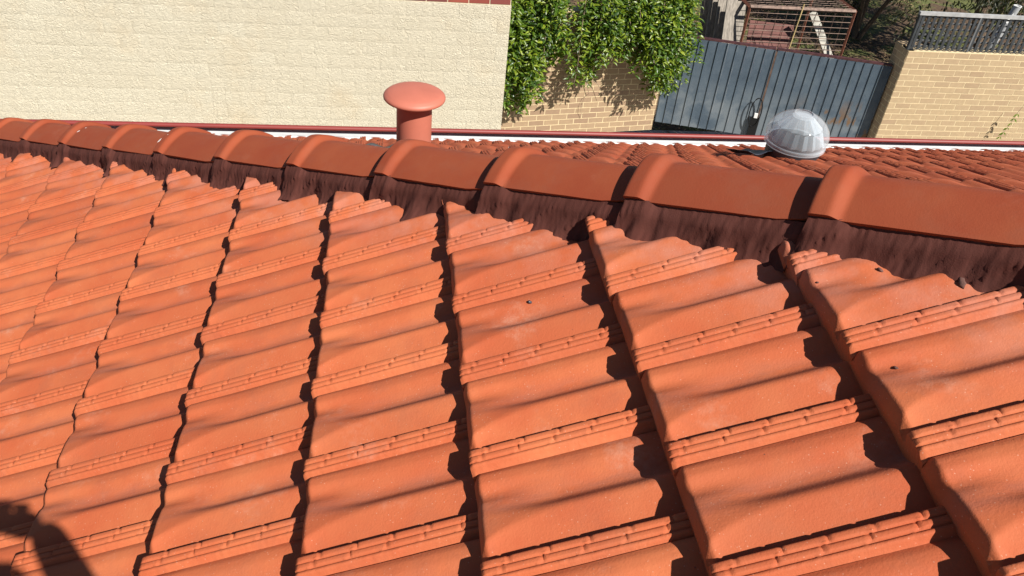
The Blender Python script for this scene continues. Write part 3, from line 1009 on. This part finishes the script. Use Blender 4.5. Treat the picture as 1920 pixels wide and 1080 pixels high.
# ------------------------------------------------------------------ gates
GD = Vector((1, -.297, 0)).normalized(); GN = Vector((GD.y, -GD.x, 0))
grot = math.atan2(GD.y, GD.x)
G0 = Vector((4.345, 9.40, 0))
def gate(name, a, b, ztop_, zbot, label, nrib, notch=None):
    root = empty(name, G0 + GD * a + Vector((0, 0, zbot))); root.rotation_euler = (0, 0, grot)
    tag(root, label, 'gate', 'pair of ribbed steel driveway gates')
    L = b - a; H = ztop_ - zbot
    pw = L / nrib
    for k in range(nrib):
        z0 = 0.0; xx = (k + .5) * pw
        V = [(-pw / 2 + .012, 0.0, 0), (pw / 2 - .012, 0.0, 0), (pw / 2 - .004, -.016, 0), (pw / 2 + .003, -.016, 0), (pw / 2 + .0105, 0.0, 0)]
        cut = notch(k) if notch else 0
        hh_ = H - .03 
        nz = 10
        VV = []; FF = []
        for j in range(nz + 1):
            zz = cut + (hh_ - cut) * j / nz
            for (x_, y_, _) in V:
                VV.append((x_, y_ + .0025 * noise.noise(Vector((k * 3 + x_ * 9, zz * 3, a))), zz))
        for j in range(nz):
            for q in range(4):
                p0 = j * 5 + q; FF.append((p0, p0 + 1, p0 + 6, p0 + 5))
        o = link('ribbed_sheet', mesh_np('ribbed_sheet', VV, FF, M['gate'], False), root); o.location = (xx, 0, 0)
        md = o.modifiers.new('thick', 'SOLIDIFY'); md.thickness = .0012
    MB().box((L / 2, .02, H - .012), (L, .045, .028)).build('top_rail', M['rail_dark'], root)
    MB().box((L / 2, .028, .05), (L - .01, .035, .035)).build('bottom_rail', M['gate'], root)
    MB().box((L / 2, .028, H * .52), (L - .01, .035, .035)).build('middle_rail', M['gate'], root)
    for xx in (.018, L - .018):
        MB().box((xx, .027, H / 2 - .01), (.036, .036, H - .04)).build('stile', M['gate'], root)
    return root
ZT = -2.765
SEAM = (Vector((5.80, 8.96, 0)) - G0).dot(GD)
END = (Vector((7.375, 8.49, 0)) - G0).dot(GD)
gl = gate('metal_gate', 0.0, SEAM - .012, ZT, -4.17, 'left blue grey ribbed steel gate leaf beside the vine', 11, lambda k: 0)
gr = gate('metal_gate', SEAM + .012, END, ZT, -4.19, 'right blue grey ribbed steel gate leaf with rust stains low down', 13, lambda k: 0)
# rusty meeting strip, chain, and black plate for the dark hole
ms = MB().box((-.006, -.012, .70), (.026, .012, 1.36)).build('meeting_strip', M['wire'], gr)
lo = empty('gate_padlock', G0 + GD * (SEAM - .03) - GN * -.05 + Vector((0, 0, -3.82)))
lo.rotation_euler = (0, 0, grot)
tag(lo, 'black chain and pale padlock hanging where the two gates meet', 'padlock')
MB().box((-.01, -.02, 0.02), (.05, .03, .07)).build('lock_body', M['white'], lo)
ch = MB()
pts = []
for k in range(25):
    t = 2 * math.pi * k / 24
    pts.append((-.03 + .085 * math.cos(t), -.025, .07 + .23 * math.sin(t)))
ch.tube(pts, .009, 8, False).build('chain', M['black'], lo, True)
hole = MB().box((-.005, -.014, -.22), (.13, .012, .42)).build('hole_plate', M['black'], lo)  # black plate stands in for the dark hole where the leaves meet

# ------------------------------------------------------------------ things behind the gates
def hitY(px, py, yy):
    """plan helper used once to convert surveyed sight lines to coordinates at a known distance"""
    d = (RIGHT * ((px - 960) / 1544.245) - UP * ((py - 540) / 1544.245) + FWD).normalized()
    t = (yy - CAM.y) / d.y
    return CAM + d * t
CY = 10.6
cg = empty('steel_cage', (7.0, CY, GROUND)); tag(cg, 'rusty steel mesh cage standing behind the gates', 'cage')
CO = Vector(cg.location)
cr = hitY(1604, 22, CY); cl_ = hitY(1420, 0, CY)
XR = cr.x; XL = 5.98; ZTOP = cr.z
CD = 1.5
def bar(a, b, r, name, m=M['rust'], parent=cg, O=CO):
    o = MB().tube([Vector(a) - O, Vector(b) - O], r, 4).build(name, m, parent); return o
for (x, y) in ((XL, CY), (XR, CY), (XL, CY + CD), (XR, CY + CD)):
    bar((x, y, GROUND), (x, y, ZTOP + (.0 if y == CY else 0)), .026, 'frame_post')
for (a, b) in (((XL, CY, ZTOP), (XR, CY, ZTOP)), ((XL, CY + CD, ZTOP), (XR, CY + CD, ZTOP)), ((XL, CY, ZTOP), (XL, CY + CD, ZTOP)), ((XR, CY, ZTOP), (XR, CY + CD, ZTOP))):
    bar(a, b, .034, 'frame_bar', M['wire'] if a[1] == CY and b[1] == CY else M['rust'])
for k in range(16):
    z = ZTOP - .09 - .095 * k
    if z > GROUND: bar((XL, CY, z), (XR, CY, z), .0055, 'wire', M['wire'])
for k in range(1, 11):
    x = XL + (XR - XL) * k / 11
    bar((x, CY + .006, ZTOP), (x, CY + .006, GROUND + .2), .0055, 'wire', M['wire'])
for k in range(1, 14):
    y = CY + CD * k / 14
    bar((XL, y, ZTOP + .01), (XR, y, ZTOP + .01), .005, 'wire', M['wire'])
for k in range(1, 11):
    x = XL + (XR - XL) * k / 11
    bar((x, CY, ZTOP + .02), (x, CY + CD, ZTOP + .02), .005, 'wire', M['wire'])
# oxide sheet and boards leaning in and against the cage
def panel(name, a, b, c, d, th, m, label, cat, seed=0, group=None):
    P = [Vector(q) for q in (a, b, c, d)]
    o0 = P[0].copy()
    V = [q - o0 for q in P]; nrm = (V[1] - V[0]).cross(V[3] - V[0]).normalized() * th
    V += [v + nrm for v in V]
    F = [(0, 1, 2, 3), (7, 6, 5, 4), (0, 4, 5, 1), (1, 5, 6, 2), (2, 6, 7, 3), (3, 7, 4, 0)]
    o = link(name, mesh_np(name, V, F, m, False)); o.location = o0
    tag(o, label, cat, group); return o
sh_b = CY + .35
a = hitY(1396, 90, sh_b); b = hitY(1482, 92, sh_b); c = hitY(1488, 48, sh_b + .45); d = hitY(1406, 38, sh_b + .45)
panel('oxide_sheet', a - Vector((0, .1, .4)), b - Vector((0, .1, .4)), c, d, .02, M['rust_sheet'], 'red oxide coloured sheet leaning inside the rusty cage', 'metal sheet')
pb = CY + .25
def board(px0, py0, px1, py1, wd, name, m, label, ydist, dy=0.0, cat='board', group=None, ext=.5):
    A = hitY(px0, py0, ydist + dy); B = hitY(px1, py1, ydist)
    D = (B - A).normalized(); B2 = B + D * ext
    W = Vector((1, 0, 0)) - D * D.x; W.normalize()
    return panel(name, A - W * wd / 2, A + W * wd / 2, B2 + W * wd / 2, B2 - W * wd / 2, .028, m, label, cat, group=group)
board(1524, 22, 1552, 98, .13, 'pale_board', M['timber_white'], 'pale weathered board leaning diagonally inside the cage', CY + .2, .2)
PLW = ['nearest the gate', 'second from the gate', 'third from the gate', 'furthest from the gate']
q0 = hitY(1392, 70, CY - .25)
for k in range(4):
    yy = CY - .25 + .34 * k
    x0_ = q0.x - .02 * k
    zt = -2.62 + .05 * k
    for m_ in range(2):
        xa = x0_ - .17 + .175 * m_
        P4 = [Vector((xa - .02, yy, GROUND)), Vector((xa + .15, yy, GROUND)), Vector((xa + .15, yy + .55, zt - .1 * m_)), Vector((xa - .02, yy + .55, zt - .1 * m_))]
        panel('weathered_plank', *P4, .03, M['timber'], 'weathered grey leaning plank, %s, %s of its pair' % (PLW[k], 'left' if m_ == 0 else 'right'), 'plank', group='weathered planks beside the cage')
A = hitY(1508, 8, CY - .03); B = hitY(1480, 90, CY - .03)
st = MB().tube([A - A, B + (B - A) * .6 - A], .010, 6).build('garden_stake', M['stake']); st.location = A
tag(st, 'thin yellow cane leaning on the front of the cage', 'stake')
# low black box added to stand in for deep shade left of the planks
bx = hitY(1370, 60, 10.9)
db = MB().box((0, 0, 0), (.28, .4, .55)); o = db.build('shade_filler', M['black']); o.location = (bx.x, bx.y + .3, GROUND + .28)
db2 = MB().box((0, 0, .30), (.30, .42, .05)).build('filler_top', M['black'], o)
tag(o, 'black bin added for the dark shade left of the weathered planks', 'bin')
# pipe and white bracket behind the lattice at the right edge
pp = hitY(1908, 12, 9.3)
o = empty('grey_pipe', pp); tag(o, 'short grey open ended pipe above the lattice at the right', 'pipe')
MB().tube([(0, 0, 0), (-.12, .06, -.75)], [.055, .055], 20).build('pipe', M['grey_pvc'], o, True)
MB().lathe([(.045, .002), (.060, .002), (.060, .01), (.045, .01)], 24, closed=True).build('rim', M['white'], o, True)
MB().box((-.06, -.03, -.17), (.05, .02, .16), Matrix.Rotation(.5, 3, 'Y')).build('bracket', M['white'], o)

# ------------------------------------------------------------------ foliage
def leaf_geo(L, W, fold=.35, curl=.25):
    V = [(0, 0, 0), (L * .3, W * .42, W * fold * .5), (L * .3, -W * .42, W * fold * .5), (L * .62, W * .36, W * fold * .4 - L * curl * .2), (L * .62, -W * .36, W * fold * .4 - L * curl * .2),
         (L * .34, 0, 0), (L * .66, 0, -L * curl * .25), (L, 0, -L * curl * .8)]
    F = [(0, 5, 1), (0, 2, 5), (5, 6, 3, 1), (5, 2, 4, 6), (6, 7, 3), (6, 4, 7)]
    return V, F
LV, LF = leaf_geo(1, .38)
def leaf_cloud(name, mats, m, parent=None, off=Vector((0, 0, 0))):
    lv = np.array(LV); V = np.concatenate([(lv @ np.array(mm.to_3x3()).T) + np.array(mm.translation - off) for mm in mats])
    F = []
    for k in range(len(mats)):
        F += [tuple(q + 8 * k for q in f) for f in LF]
    me = bpy.data.meshes.new(name); me.from_pydata(V.tolist(), [], F); me.materials.append(m)
    return link(name, me, parent)
def leaf_mat4(p, d, upv, L):
    d = d.normalized(); y = upv.cross(d)
    if y.length < 1e-3: y = Vector((1, 0, 0)).cross(d)
    y.normalize(); z = d.cross(y)
    R = Matrix((d * L, y * L, z * L)).transposed().to_4x4()
    return Matrix.Translation(p) @ R

vine = empty('vine', (3.2, 9.1, -2.4)); tag(vine, 'bushy bright green vine spilling over the tan brick wall', 'vine')
VO = Vector(vine.location)
# lower fringe of the vine as wall distance (x) against height (z)
def wl(px, py): return hitY(px, py, 8.85)
fr = [(948, 140), (962, 180), (985, 215), (998, 180), (1008, 130), (1020, 108), (1050, 112), (1075, 140), (1090, 172), (1102, 150), (1112, 110), (1150, 98), (1185, 112), (1215, 128), (1236, 150), (1254, 176), (1266, 145), (1280, 135), (1296, 105), (1304, 70), (1310, 40)]
frp = [wl(*q) for q in fr]
fx = [q.x for q in frp]; fz = [q.z for q in frp]
def fringe(x): return float(np.interp(x, fx, fz))
vr = random.Random(5)
vm = []
stems = MB()
XA, XB_ = 1.72, fx[-1] - .02
CL = [vr.uniform(XA, XB_) for _ in range(34)]
for k in range(340):
    x = min(XB_ + .02, max(XA, vr.choice(CL) + vr.gauss(0, .06))) if k % 4 else vr.uniform(XA, XB_)
    yw = 8.97 + .163 * (x - 1.70)
    bulge = (.10 + .50 * vr.random() ** .8) * (1.0 if x < 4.2 else .8)
    pxs = project((x, yw - bulge, -2.9))[0]
    fpy = float(np.interp(pxs, [q[0] for q in fr], [q[1] for q in fr]))
    zb = hitY(pxs, fpy, yw - bulge).z + (-.06 if k % 11 == 0 else abs(vr.gauss(0, .26)))
    ztop_ = max(zb + .15, vr.uniform(-2.4, -1.5))
    y0 = yw + vr.uniform(-.1, .35)
    n = max(4, int((ztop_ - zb) / .055) + 5)
    sway = vr.uniform(-.22, .22)
    pts = []
    for q in range(n):
        t = q / (n - 1)
        hz = ztop_ + .10 * math.sin(min(1, t * 3) * math.pi) - (ztop_ - zb) * t ** 1.15
        yy = y0 - (y0 - (yw - bulge)) * (1 - (1 - min(1, t * 1.5)) ** 2) + .05 * math.sin(t * 5 + k)
        xx = x + sway * t + .02 * math.sin(t * 9 + k * 2)
        pts.append(Vector((xx, yy, hz)))
    if k % 6 == 0: stems.tube([p_ - VO for p_ in pts[::2] + [pts[-1]]], .004, 4)
    for q in range(1, n):
        p_ = pts[q]; d = (pts[q] - pts[q - 1]).normalized()
        for _ in range(3 if q < n - 1 else 5):
            a = vr.uniform(0, 2 * math.pi)
            side = Vector((math.cos(a), -abs(math.sin(a)) * .9 + .15, vr.uniform(-.35, .85)))
            ld = (d * .25 + side * .9).normalized()
            upv = (Vector((0, -.5, .9)) + Vector((vr.uniform(-.6, .6), vr.uniform(-.6, .6), vr.uniform(-.3, .4)))).normalized()
            L = vr.uniform(.05, .11)
            vm.append(leaf_mat4(p_ + side * vr.uniform(0, .04), ld, upv, L))
# thicker woody stems against the wall
for k, (xs, zs) in enumerate(((2.35, -2.6), (2.5, -2.7), (2.9, -2.5), (3.05, -2.75), (2.62, -2.5))):
    pts = []; x = xs; z = zs
    for q in range(14):
        yy = 8.95 + .163 * (x - 1.7) - .03 - (.10 if q < 4 else .0)
        pts.append(Vector((x, yy, z)) - VO)
        x += vr.uniform(-.07, .06); z -= vr.uniform(.05, .13)
    stems.tube(pts, [.009 - .0005 * q for q in range(14)], 5)
    b0 = pts[6]
    stems.tube([b0, b0 + Vector((vr.uniform(-.2, .2), -.01, -.12)), b0 + Vector((vr.uniform(-.3, .3), -.01, -.3))], [.005, .004, .003], 4)
stems.build('stem', M['stem'], vine, True)
scored = sorted(vm, key=lambda m_: (m_.translation - CAM).length - (0.0 if in_view(m_.translation, 0) else -50))
lme = bpy.data.meshes.new('leaf'); lme.from_pydata(LV, [], LF); lme.materials.append(M['leaf'])
for m_ in scored[:290]:
    o = link('leaf', lme, vine); mm = m_.copy(); mm.translation = mm.translation - VO; o.matrix_basis = mm
o = leaf_cloud('foliage', scored[290:], M['leaf'], vine, VO); tag(o, kind='stuff')
print('vine leaves', len(vm))

def shrub(name, c, rad, n, m, label, cat, seed, Lr=(.06, .13), trunk=True, group=None):
    r = random.Random(seed)
    root = empty(name, (c[0], c[1], GROUND)); tag(root, label, cat, group)
    O = Vector(root.location); mats = []
    blobs = [(Vector((r.uniform(-.75, .75) * rad[0], r.uniform(-.75, .75) * rad[1], r.uniform(-.7, .8) * rad[2])), r.uniform(.25, .5)) for _ in range(26)]
    for k in range(n):
        b_, s = blobs[r.randrange(26)]
        d = Vector((r.gauss(0, 1), r.gauss(0, 1), r.gauss(0, 1))).normalized()
        p_ = Vector(c) + b_ + Vector((d.x * rad[0], d.y * rad[1], d.z * rad[2])) * s * r.uniform(.6, 1.05)
        ld = (d + Vector((r.uniform(-.8, .8), r.uniform(-.8, .8), r.uniform(-1, .3)))).normalized()
        mats.append(leaf_mat4(p_, ld, Vector((r.uniform(-1, 1), r.uniform(-1, 1), 1)).normalized(), r.uniform(*Lr)))
    leaf_cloud('crown', mats, m, root, O)
    t = MB()
    for k in range(5):
        b_, s = blobs[k]
        e = Vector(c) + b_ - O
        t.tube([(r.uniform(-.1, .1), r.uniform(-.1, .1), 0), (e.x * .4, e.y * .4, e.z * .5), e], [.06, .04, .012], 6)
    t.build('trunk', M['bark'], root, True)
    return root
shrub('dark_shrub', (10.3, 14.4, -2.2), (1.7, 1.3, 1.9), 13000, M['leaf_dark'], 'dense dark shrub right behind the rusty cage', 'shrub', 1)
shrub('dark_shrub', (11.2, 12.0, -1.7), (1.9, 1.3, 2.2), 14000, M['leaf_dark'], 'dark shrub rising behind the lattice screen', 'shrub', 2)
shrub('olive_shrub', (12.4, 13.4, -1.4), (2.0, 1.3, 1.2), 8000, M['leaf_olive'], 'olive and russet leaved tree at the top right corner', 'tree', 3)
shrub('dark_shrub', (8.6, 16.2, -2.2), (2.4, 1.2, 2.0), 9000, M['leaf_dark'], 'tall dark shrub furthest back behind the cage', 'shrub', 4)
shrub('grassy_shrub', (5.4, 12.9, -4.0), (.9, .6, .35), 2200, M['leaf_olive'], 'low yellow green plant on the ground behind the vine', 'plant', 6)
# leaf litter
lr = random.Random(8); mats = []
for k in range(9000):
    x = lr.uniform(3.8, 13); y = lr.uniform(9.6, 17)
    z = GROUND + min(1.2, max(0, (y - 10) * 0.04)) + .10 * noise.noise(Vector((x * 0.4, y * 0.4, 0))) * (y > 10) + .02
    a = lr.uniform(0, 6.28)
    mats.append(leaf_mat4(Vector((x, y, z)), Vector((math.cos(a), math.sin(a), lr.uniform(-.2, .4))), Vector((lr.uniform(-.5, .5), lr.uniform(-.5, .5), 1)).normalized(), lr.uniform(.05, .11)))
o = leaf_cloud('leaf_litter', mats, M['litter']); tag(o, 'brown dry leaves littering the soil behind the gates', 'leaf litter', None, 'stuff')

# ------------------------------------------------------------------ crumbs and spots on the near slope
def onA(px, py, h=.012):
    d = (RIGHT * ((px - 960) / 1544.245) - UP * ((py - 540) / 1544.245) + FWD).normalized()
    t = (h - CAM.dot(NA)) / d.dot(NA)
    return CAM + d * t
M['crumb'] = simple('mortar_crumb', (0.10, 0.045, 0.035), 0.95, nscale=90, var=0.4, bmp=0.4)
M['snail'] = simple('dark_shell', (0.05, 0.05, 0.06), 0.3)
M['dropping'] = simple('white_dropping', (0.75, 0.73, 0.68), 0.7)
dgp = None
def surf(px, py):
    """point where a surveyed sight line meets the finished roof"""
    global dgp
    if dgp is None:
        bpy.context.view_layer.update(); dgp = bpy.context.evaluated_depsgraph_get()
    d = (RIGHT * ((px - 960) / 1544.245) - UP * ((py - 540) / 1544.245) + FWD).normalized()
    ok, P, n, *_ = sc.ray_cast(dgp, CAM + d * .15, d)
    return P, n
def crumb(P, s, m, name, label, cat, seed, flat=.5):
    bm = bmesh.new(); bmesh.ops.create_icosphere(bm, subdivisions=2, radius=1)
    for v in bm.verts:
        v.co *= 1 + .45 * noise.noise(v.co * 1.6 + Vector((seed * 5, 0, 0)))
        v.co = Vector((v.co.x * s, v.co.y * s * .7, v.co.z * s * flat))
    me = bpy.data.meshes.new(name); bm.to_mesh(me); bm.free(); me.materials.append(m); me.shade_smooth()
    o = link(name, me); o.rotation_euler = (0, -TH, seed * 1.3); o.location = P
    tag(o, label, cat); return o
CRUMBS = [
    (1803, 531, .0105, 'crumb', 'largest dark mortar crumb lying under the mortar at the right', .6, .020),
    (1651, 507, .006, 'crumb', 'small dark mortar crumb just below the mortar foot', .5, .010),
    (1680, 690, .006, 'crumb', 'small brown crumb on the second tile below the right mortar', .3, .012),
    (1532, 530, .004, 'crumb', 'tiny dark crumb near the left edge of the upper right tile', .4, .012),
]

# ------------------------------------------------------------------ photographer (stands behind the camera; only the shadow shows)

for k, (px, py, sz_, nm, lb, fl, hh_) in enumerate(CRUMBS):
    crumb(surf(px, py)[0] + NA * sz_ * .2, sz_, M['crumb'], nm, lb, 'crumb', k + 1, fl)
crumb(surf(994, 568)[0] + NA * .003, .0055, M['snail'], 'beetle', 'small dark beetle sitting alone on a tile left of centre', 'beetle', 7, .6)

M['skin'] = simple('skin', (0.45, 0.24, 0.16), 0.5)
M['shirt'] = simple('navy_shirt', (0.03, 0.04, 0.07), 0.85)
M['jeans'] = simple('dark_jeans', (0.04, 0.05, 0.08), 0.85)
M['hair'] = simple('brown_hair', (0.04, 0.02, 0.01), 0.7)
M['shoe'] = simple('grey_shoe', (0.12, 0.12, 0.12), 0.7)
PX = CAM + Vector((0.165, -0.42, 0.215))            # head centre
person = empty('person', (PX.x, PX.y - .1, (PX.x) * TT + .03))
tag(person, 'person in navy shirt and jeans holding a phone, casting the shadow at lower left', 'person')
PO = Vector(person.location)
def skin(name, pts, edges, m, root=0, sub=2, parent=person):
    me = bpy.data.meshes.new(name)
    me.from_pydata([Vector(p_[:3]) - PO for p_ in pts], edges, [])
    me.materials.append(m)
    o = link(name, me, parent)
    o.modifiers.new('skin', 'SKIN'); md = o.modifiers.new('sub', 'SUBSURF'); md.levels = sub; md.render_levels = sub
    sv_ = me.skin_vertices[0].data
    for k_, p_ in enumerate(pts):
        r_ = p_[3]; sv_[k_].radius = r_ if isinstance(r_, tuple) else (r_, r_)
        sv_[k_].use_root = (k_ == root)
    me.shade_smooth()
    return o
cx, cy, cz = CAM
hx_, hy_, hz_ = PX
sh = cz - .09
RS = (cx + .30, hy_ - .03, sh); LS = (cx - .06, hy_ - .03, sh)
RE = (cx + .205, cy - .22, cz - .14); LE = (cx - .17, cy - .24, cz - .17)
RH = (cx + .072, cy - .035, cz - .012); LH = (cx - .135, cy - .035, cz - .012)
mx_, my_ = cx + .12, hy_ - .05
zf = mx_ * TT + .04
pv = (mx_, my_ - .02, zf + .80)
pts = [(*pv, .14), (mx_, my_ - .01, cz - .33, .125), (mx_, my_ - .01, sh - .03, .12), (mx_, hy_ - .03, cz + .0, .055), (hx_, hy_, hz_ - .06, .06), (hx_, hy_, hz_ + .0, .082), (hx_, hy_ - .01, hz_ + .07, .078),
       (*RS, .060), (*RE, .052), (*RH, .036), (*LS, .058), (*LE, .045), (*LH, .030),
       (mx_ + .10, my_ + .02, zf + .70, .085), (mx_ + .13, my_ + .12, (mx_ + .13) * TT + .50, .06), (mx_ + .15, my_ - .02, (mx_ + .15) * TT + .12, .042), (mx_ + .15, my_ + .10, (mx_ + .15) * TT + .06, .04),
       (mx_ - .10, my_ + .02, zf + .70, .085), (mx_ - .13, my_ + .12, (mx_ - .13) * TT + .50, .06), (mx_ - .15, my_ - .02, (mx_ - .15) * TT + .12, .042), (mx_ - .15, my_ + .10, (mx_ - .15) * TT + .06, .04)]
ed = [(0, 1), (1, 2), (2, 3), (3, 4), (4, 5), (5, 6), (2, 7), (7, 8), (8, 9), (2, 10), (10, 11), (11, 12), (0, 13), (13, 14), (14, 15), (15, 16), (0, 17), (17, 18), (18, 19), (19, 20)]
skin('body', pts, ed, M['skin'])
skin('shirt', [(mx_, my_, zf + .74, .155), (mx_, my_, cz - .33, .14), (mx_, my_ - .01, sh - .02, .132), (*RS, .070), (*(Vector(RS).lerp(Vector(RE), .95)), .064), (*LS, .070), (*(Vector(LS).lerp(Vector(LE), .7)), .058)], [(0, 1), (1, 2), (2, 3), (3, 4), (2, 5), (5, 6)], M['shirt'])
skin('jeans', [(*pv, .155)] + [(*p_[:3], p_[3] + .016) for p_ in (pts[13], pts[14], pts[15], pts[17], pts[18], pts[19])], [(0, 1), (1, 2), (2, 3), (0, 4), (4, 5), (5, 6)], M['jeans'])
for q in (15, 19):
    a_ = pts[q]; b_ = pts[q + 1]
    skin('shoe', [(a_[0], a_[1] - .05, b_[2] - .0, .045), (a_[0], a_[1] + .08, b_[2] - .005, .05), (a_[0], a_[1] + .20, b_[2] - .01, .040)], [(0, 1), (1, 2)], M['shoe'])
skin('hair', [(hx_, hy_ - .035, hz_ - .02, .078), (hx_, hy_ - .025, hz_ + .05, .090), (hx_, hy_ + .01, hz_ + .088, .076)], [(0, 1), (1, 2)], M['hair'])
fc = hy_ + .083
skin('nose', [(hx_, fc - .012, hz_ + .015, .010), (hx_, fc + .014, hz_ - .018, .014)], [(0, 1)], M['skin'], 0, 1)
skin('mouth', [(hx_ - .022, fc - .008, hz_ - .048, .005), (hx_, fc + .003, hz_ - .049, .006), (hx_ + .022, fc - .008, hz_ - .048, .005)], [(0, 1), (1, 2)], M['shoe'], 1, 1)
for sg in (-1, 1):
    skin('eye', [(hx_ + sg * .031, fc - .016, hz_ + .012, .011), (hx_ + sg * .031, fc - .010, hz_ + .012, .009)], [(0, 1)], M['white'], 0, 1)
    skin('ear', [(hx_ + sg * .083, hy_ - .005, hz_ + .02, .012), (hx_ + sg * .087, hy_ - .01, hz_ - .015, .010)], [(0, 1)], M['skin'], 0, 1)
# phone, landscape, just behind the lens plane
pc = CAM - RIGHT * .045 - UP * .012 - FWD * .045
ph = empty('phone', pc); tag(ph, 'slim black phone held sideways in both hands at the camera position', 'phone')
Rp = Matrix((RIGHT, UP, -FWD)).transposed()
ph.rotation_euler = Rp.to_euler()
MB().box((0, 0, 0), (.158, .078, .008)).build('phone_body', M['black'], ph)
MB().box((0, 0, .0045), (.150, .070, .001)).build('screen', M['lead'], ph)
# hands: palm and five fingers closed on the phone's ends
for sg, H in ((1, RH), (-1, LH)):
    e_ = pc + RIGHT * sg * .082
    Hv = Vector(H)
    palm = e_ + RIGHT * sg * .022 - FWD * .015 - UP * .01
    P = [(*Hv, .026), (*Hv.lerp(palm, .5), .030), (*palm, .030)]
    E_ = [(0, 1), (1, 2)]
    for f_ in range(4):
        b0 = palm + UP * (.030 - .020 * f_) + RIGHT * sg * .004
        b1 = b0 + FWD * .030 + RIGHT * sg * .004
        L_ = (.030, .034, .031, .025)[f_]
        b2 = b1 - RIGHT * sg * L_ + FWD * .006
        b3 = b2 - RIGHT * sg * .018 - FWD * .004
        n0 = len(P); P += [(*b0, .011), (*b1, .0095), (*b2, .0085), (*b3, .0075)]
        E_ += [(2, n0), (n0, n0 + 1), (n0 + 1, n0 + 2), (n0 + 2, n0 + 3)]
    t0 = palm - FWD * .012 - UP * .02; t1 = t0 - RIGHT * sg * .030 - FWD * .004 + UP * .012; t2 = t1 - RIGHT * sg * .024 + UP * .010
    n0 = len(P); P += [(*t0, .013), (*t1, .011), (*t2, .0095)]; E_ += [(1, n0), (n0, n0 + 1), (n0 + 1, n0 + 2)]
    skin('hand', P, E_, M['skin'], 0, 1)

# pale scrapes on the far ridge caps
for k, (px, py, L_, a_, lb) in enumerate(((57, 229, .060, 1.0, 'white scrape on the leftmost visible ridge cap collar'), (153, 243, .045, 1.1, 'white scrape in the middle of a ridge cap, second from the left'),
                                          (305, 259, .050, 1.1, 'faint white scrape just left of a ridge cap collar near the left'), (953, 277, .014, .6, 'short white chip on top of the cap collar left of the skylight'))):
    P_, n_ = surf(px, py)
    t_ = (hipdir * math.cos(a_) + acr * math.sin(a_)); t_ = (t_ - n_ * t_.dot(n_)).normalized(); b_ = n_.cross(t_)
    bm = bmesh.new()
    top = []; 
    for q in range(9):
        u = q / 8 - .5; wd_ = .0050 * (1 - (2 * u) ** 2) + .0006
        c_ = P_ + n_ * .0012 + t_ * u * L_ + b_ * .002 * math.sin(u * 7)
        top.append((bm.verts.new(c_ - b_ * wd_ - P_), bm.verts.new(c_ + b_ * wd_ - P_)))
    for q in range(8):
        bm.faces.new((top[q][0], top[q + 1][0], top[q + 1][1], top[q][1]))
    me = bpy.data.meshes.new('scrape'); bm.to_mesh(me); bm.free(); me.materials.append(M['dropping'])
    o = link('scrape', me); o.location = P_
    md = o.modifiers.new('thick', 'SOLIDIFY'); md.thickness = .0008
    tag(o, lb, 'scrape mark')
# sprig of leaves hanging in front of the right hand wall
sp0 = hitY(1921, 196, 8.12)
spr = empty('leaf_sprig', sp0); tag(spr, 'small leafy sprig hanging before the cream brick wall at the right edge', 'sprig')
stm = MB(); mm_ = []
rr = random.Random(3)
pts = [Vector((-.02 * q - .008 * math.sin(q), 0, -.075 * q)) for q in range(8)]
stm.tube(pts, .0035, 5).build('stem', M['stem'], spr)
for q in range(2, 8):
    for sgn in (-1, 1):
        mm_.append(leaf_mat4(pts[q], Vector((sgn * .8, rr.uniform(-.5, .2), -.7)), Vector((0, -.7, .6)), rr.uniform(.06, .09)))
for m_ in mm_:
    o = link('leaf', lme, spr); o.matrix_basis = m_
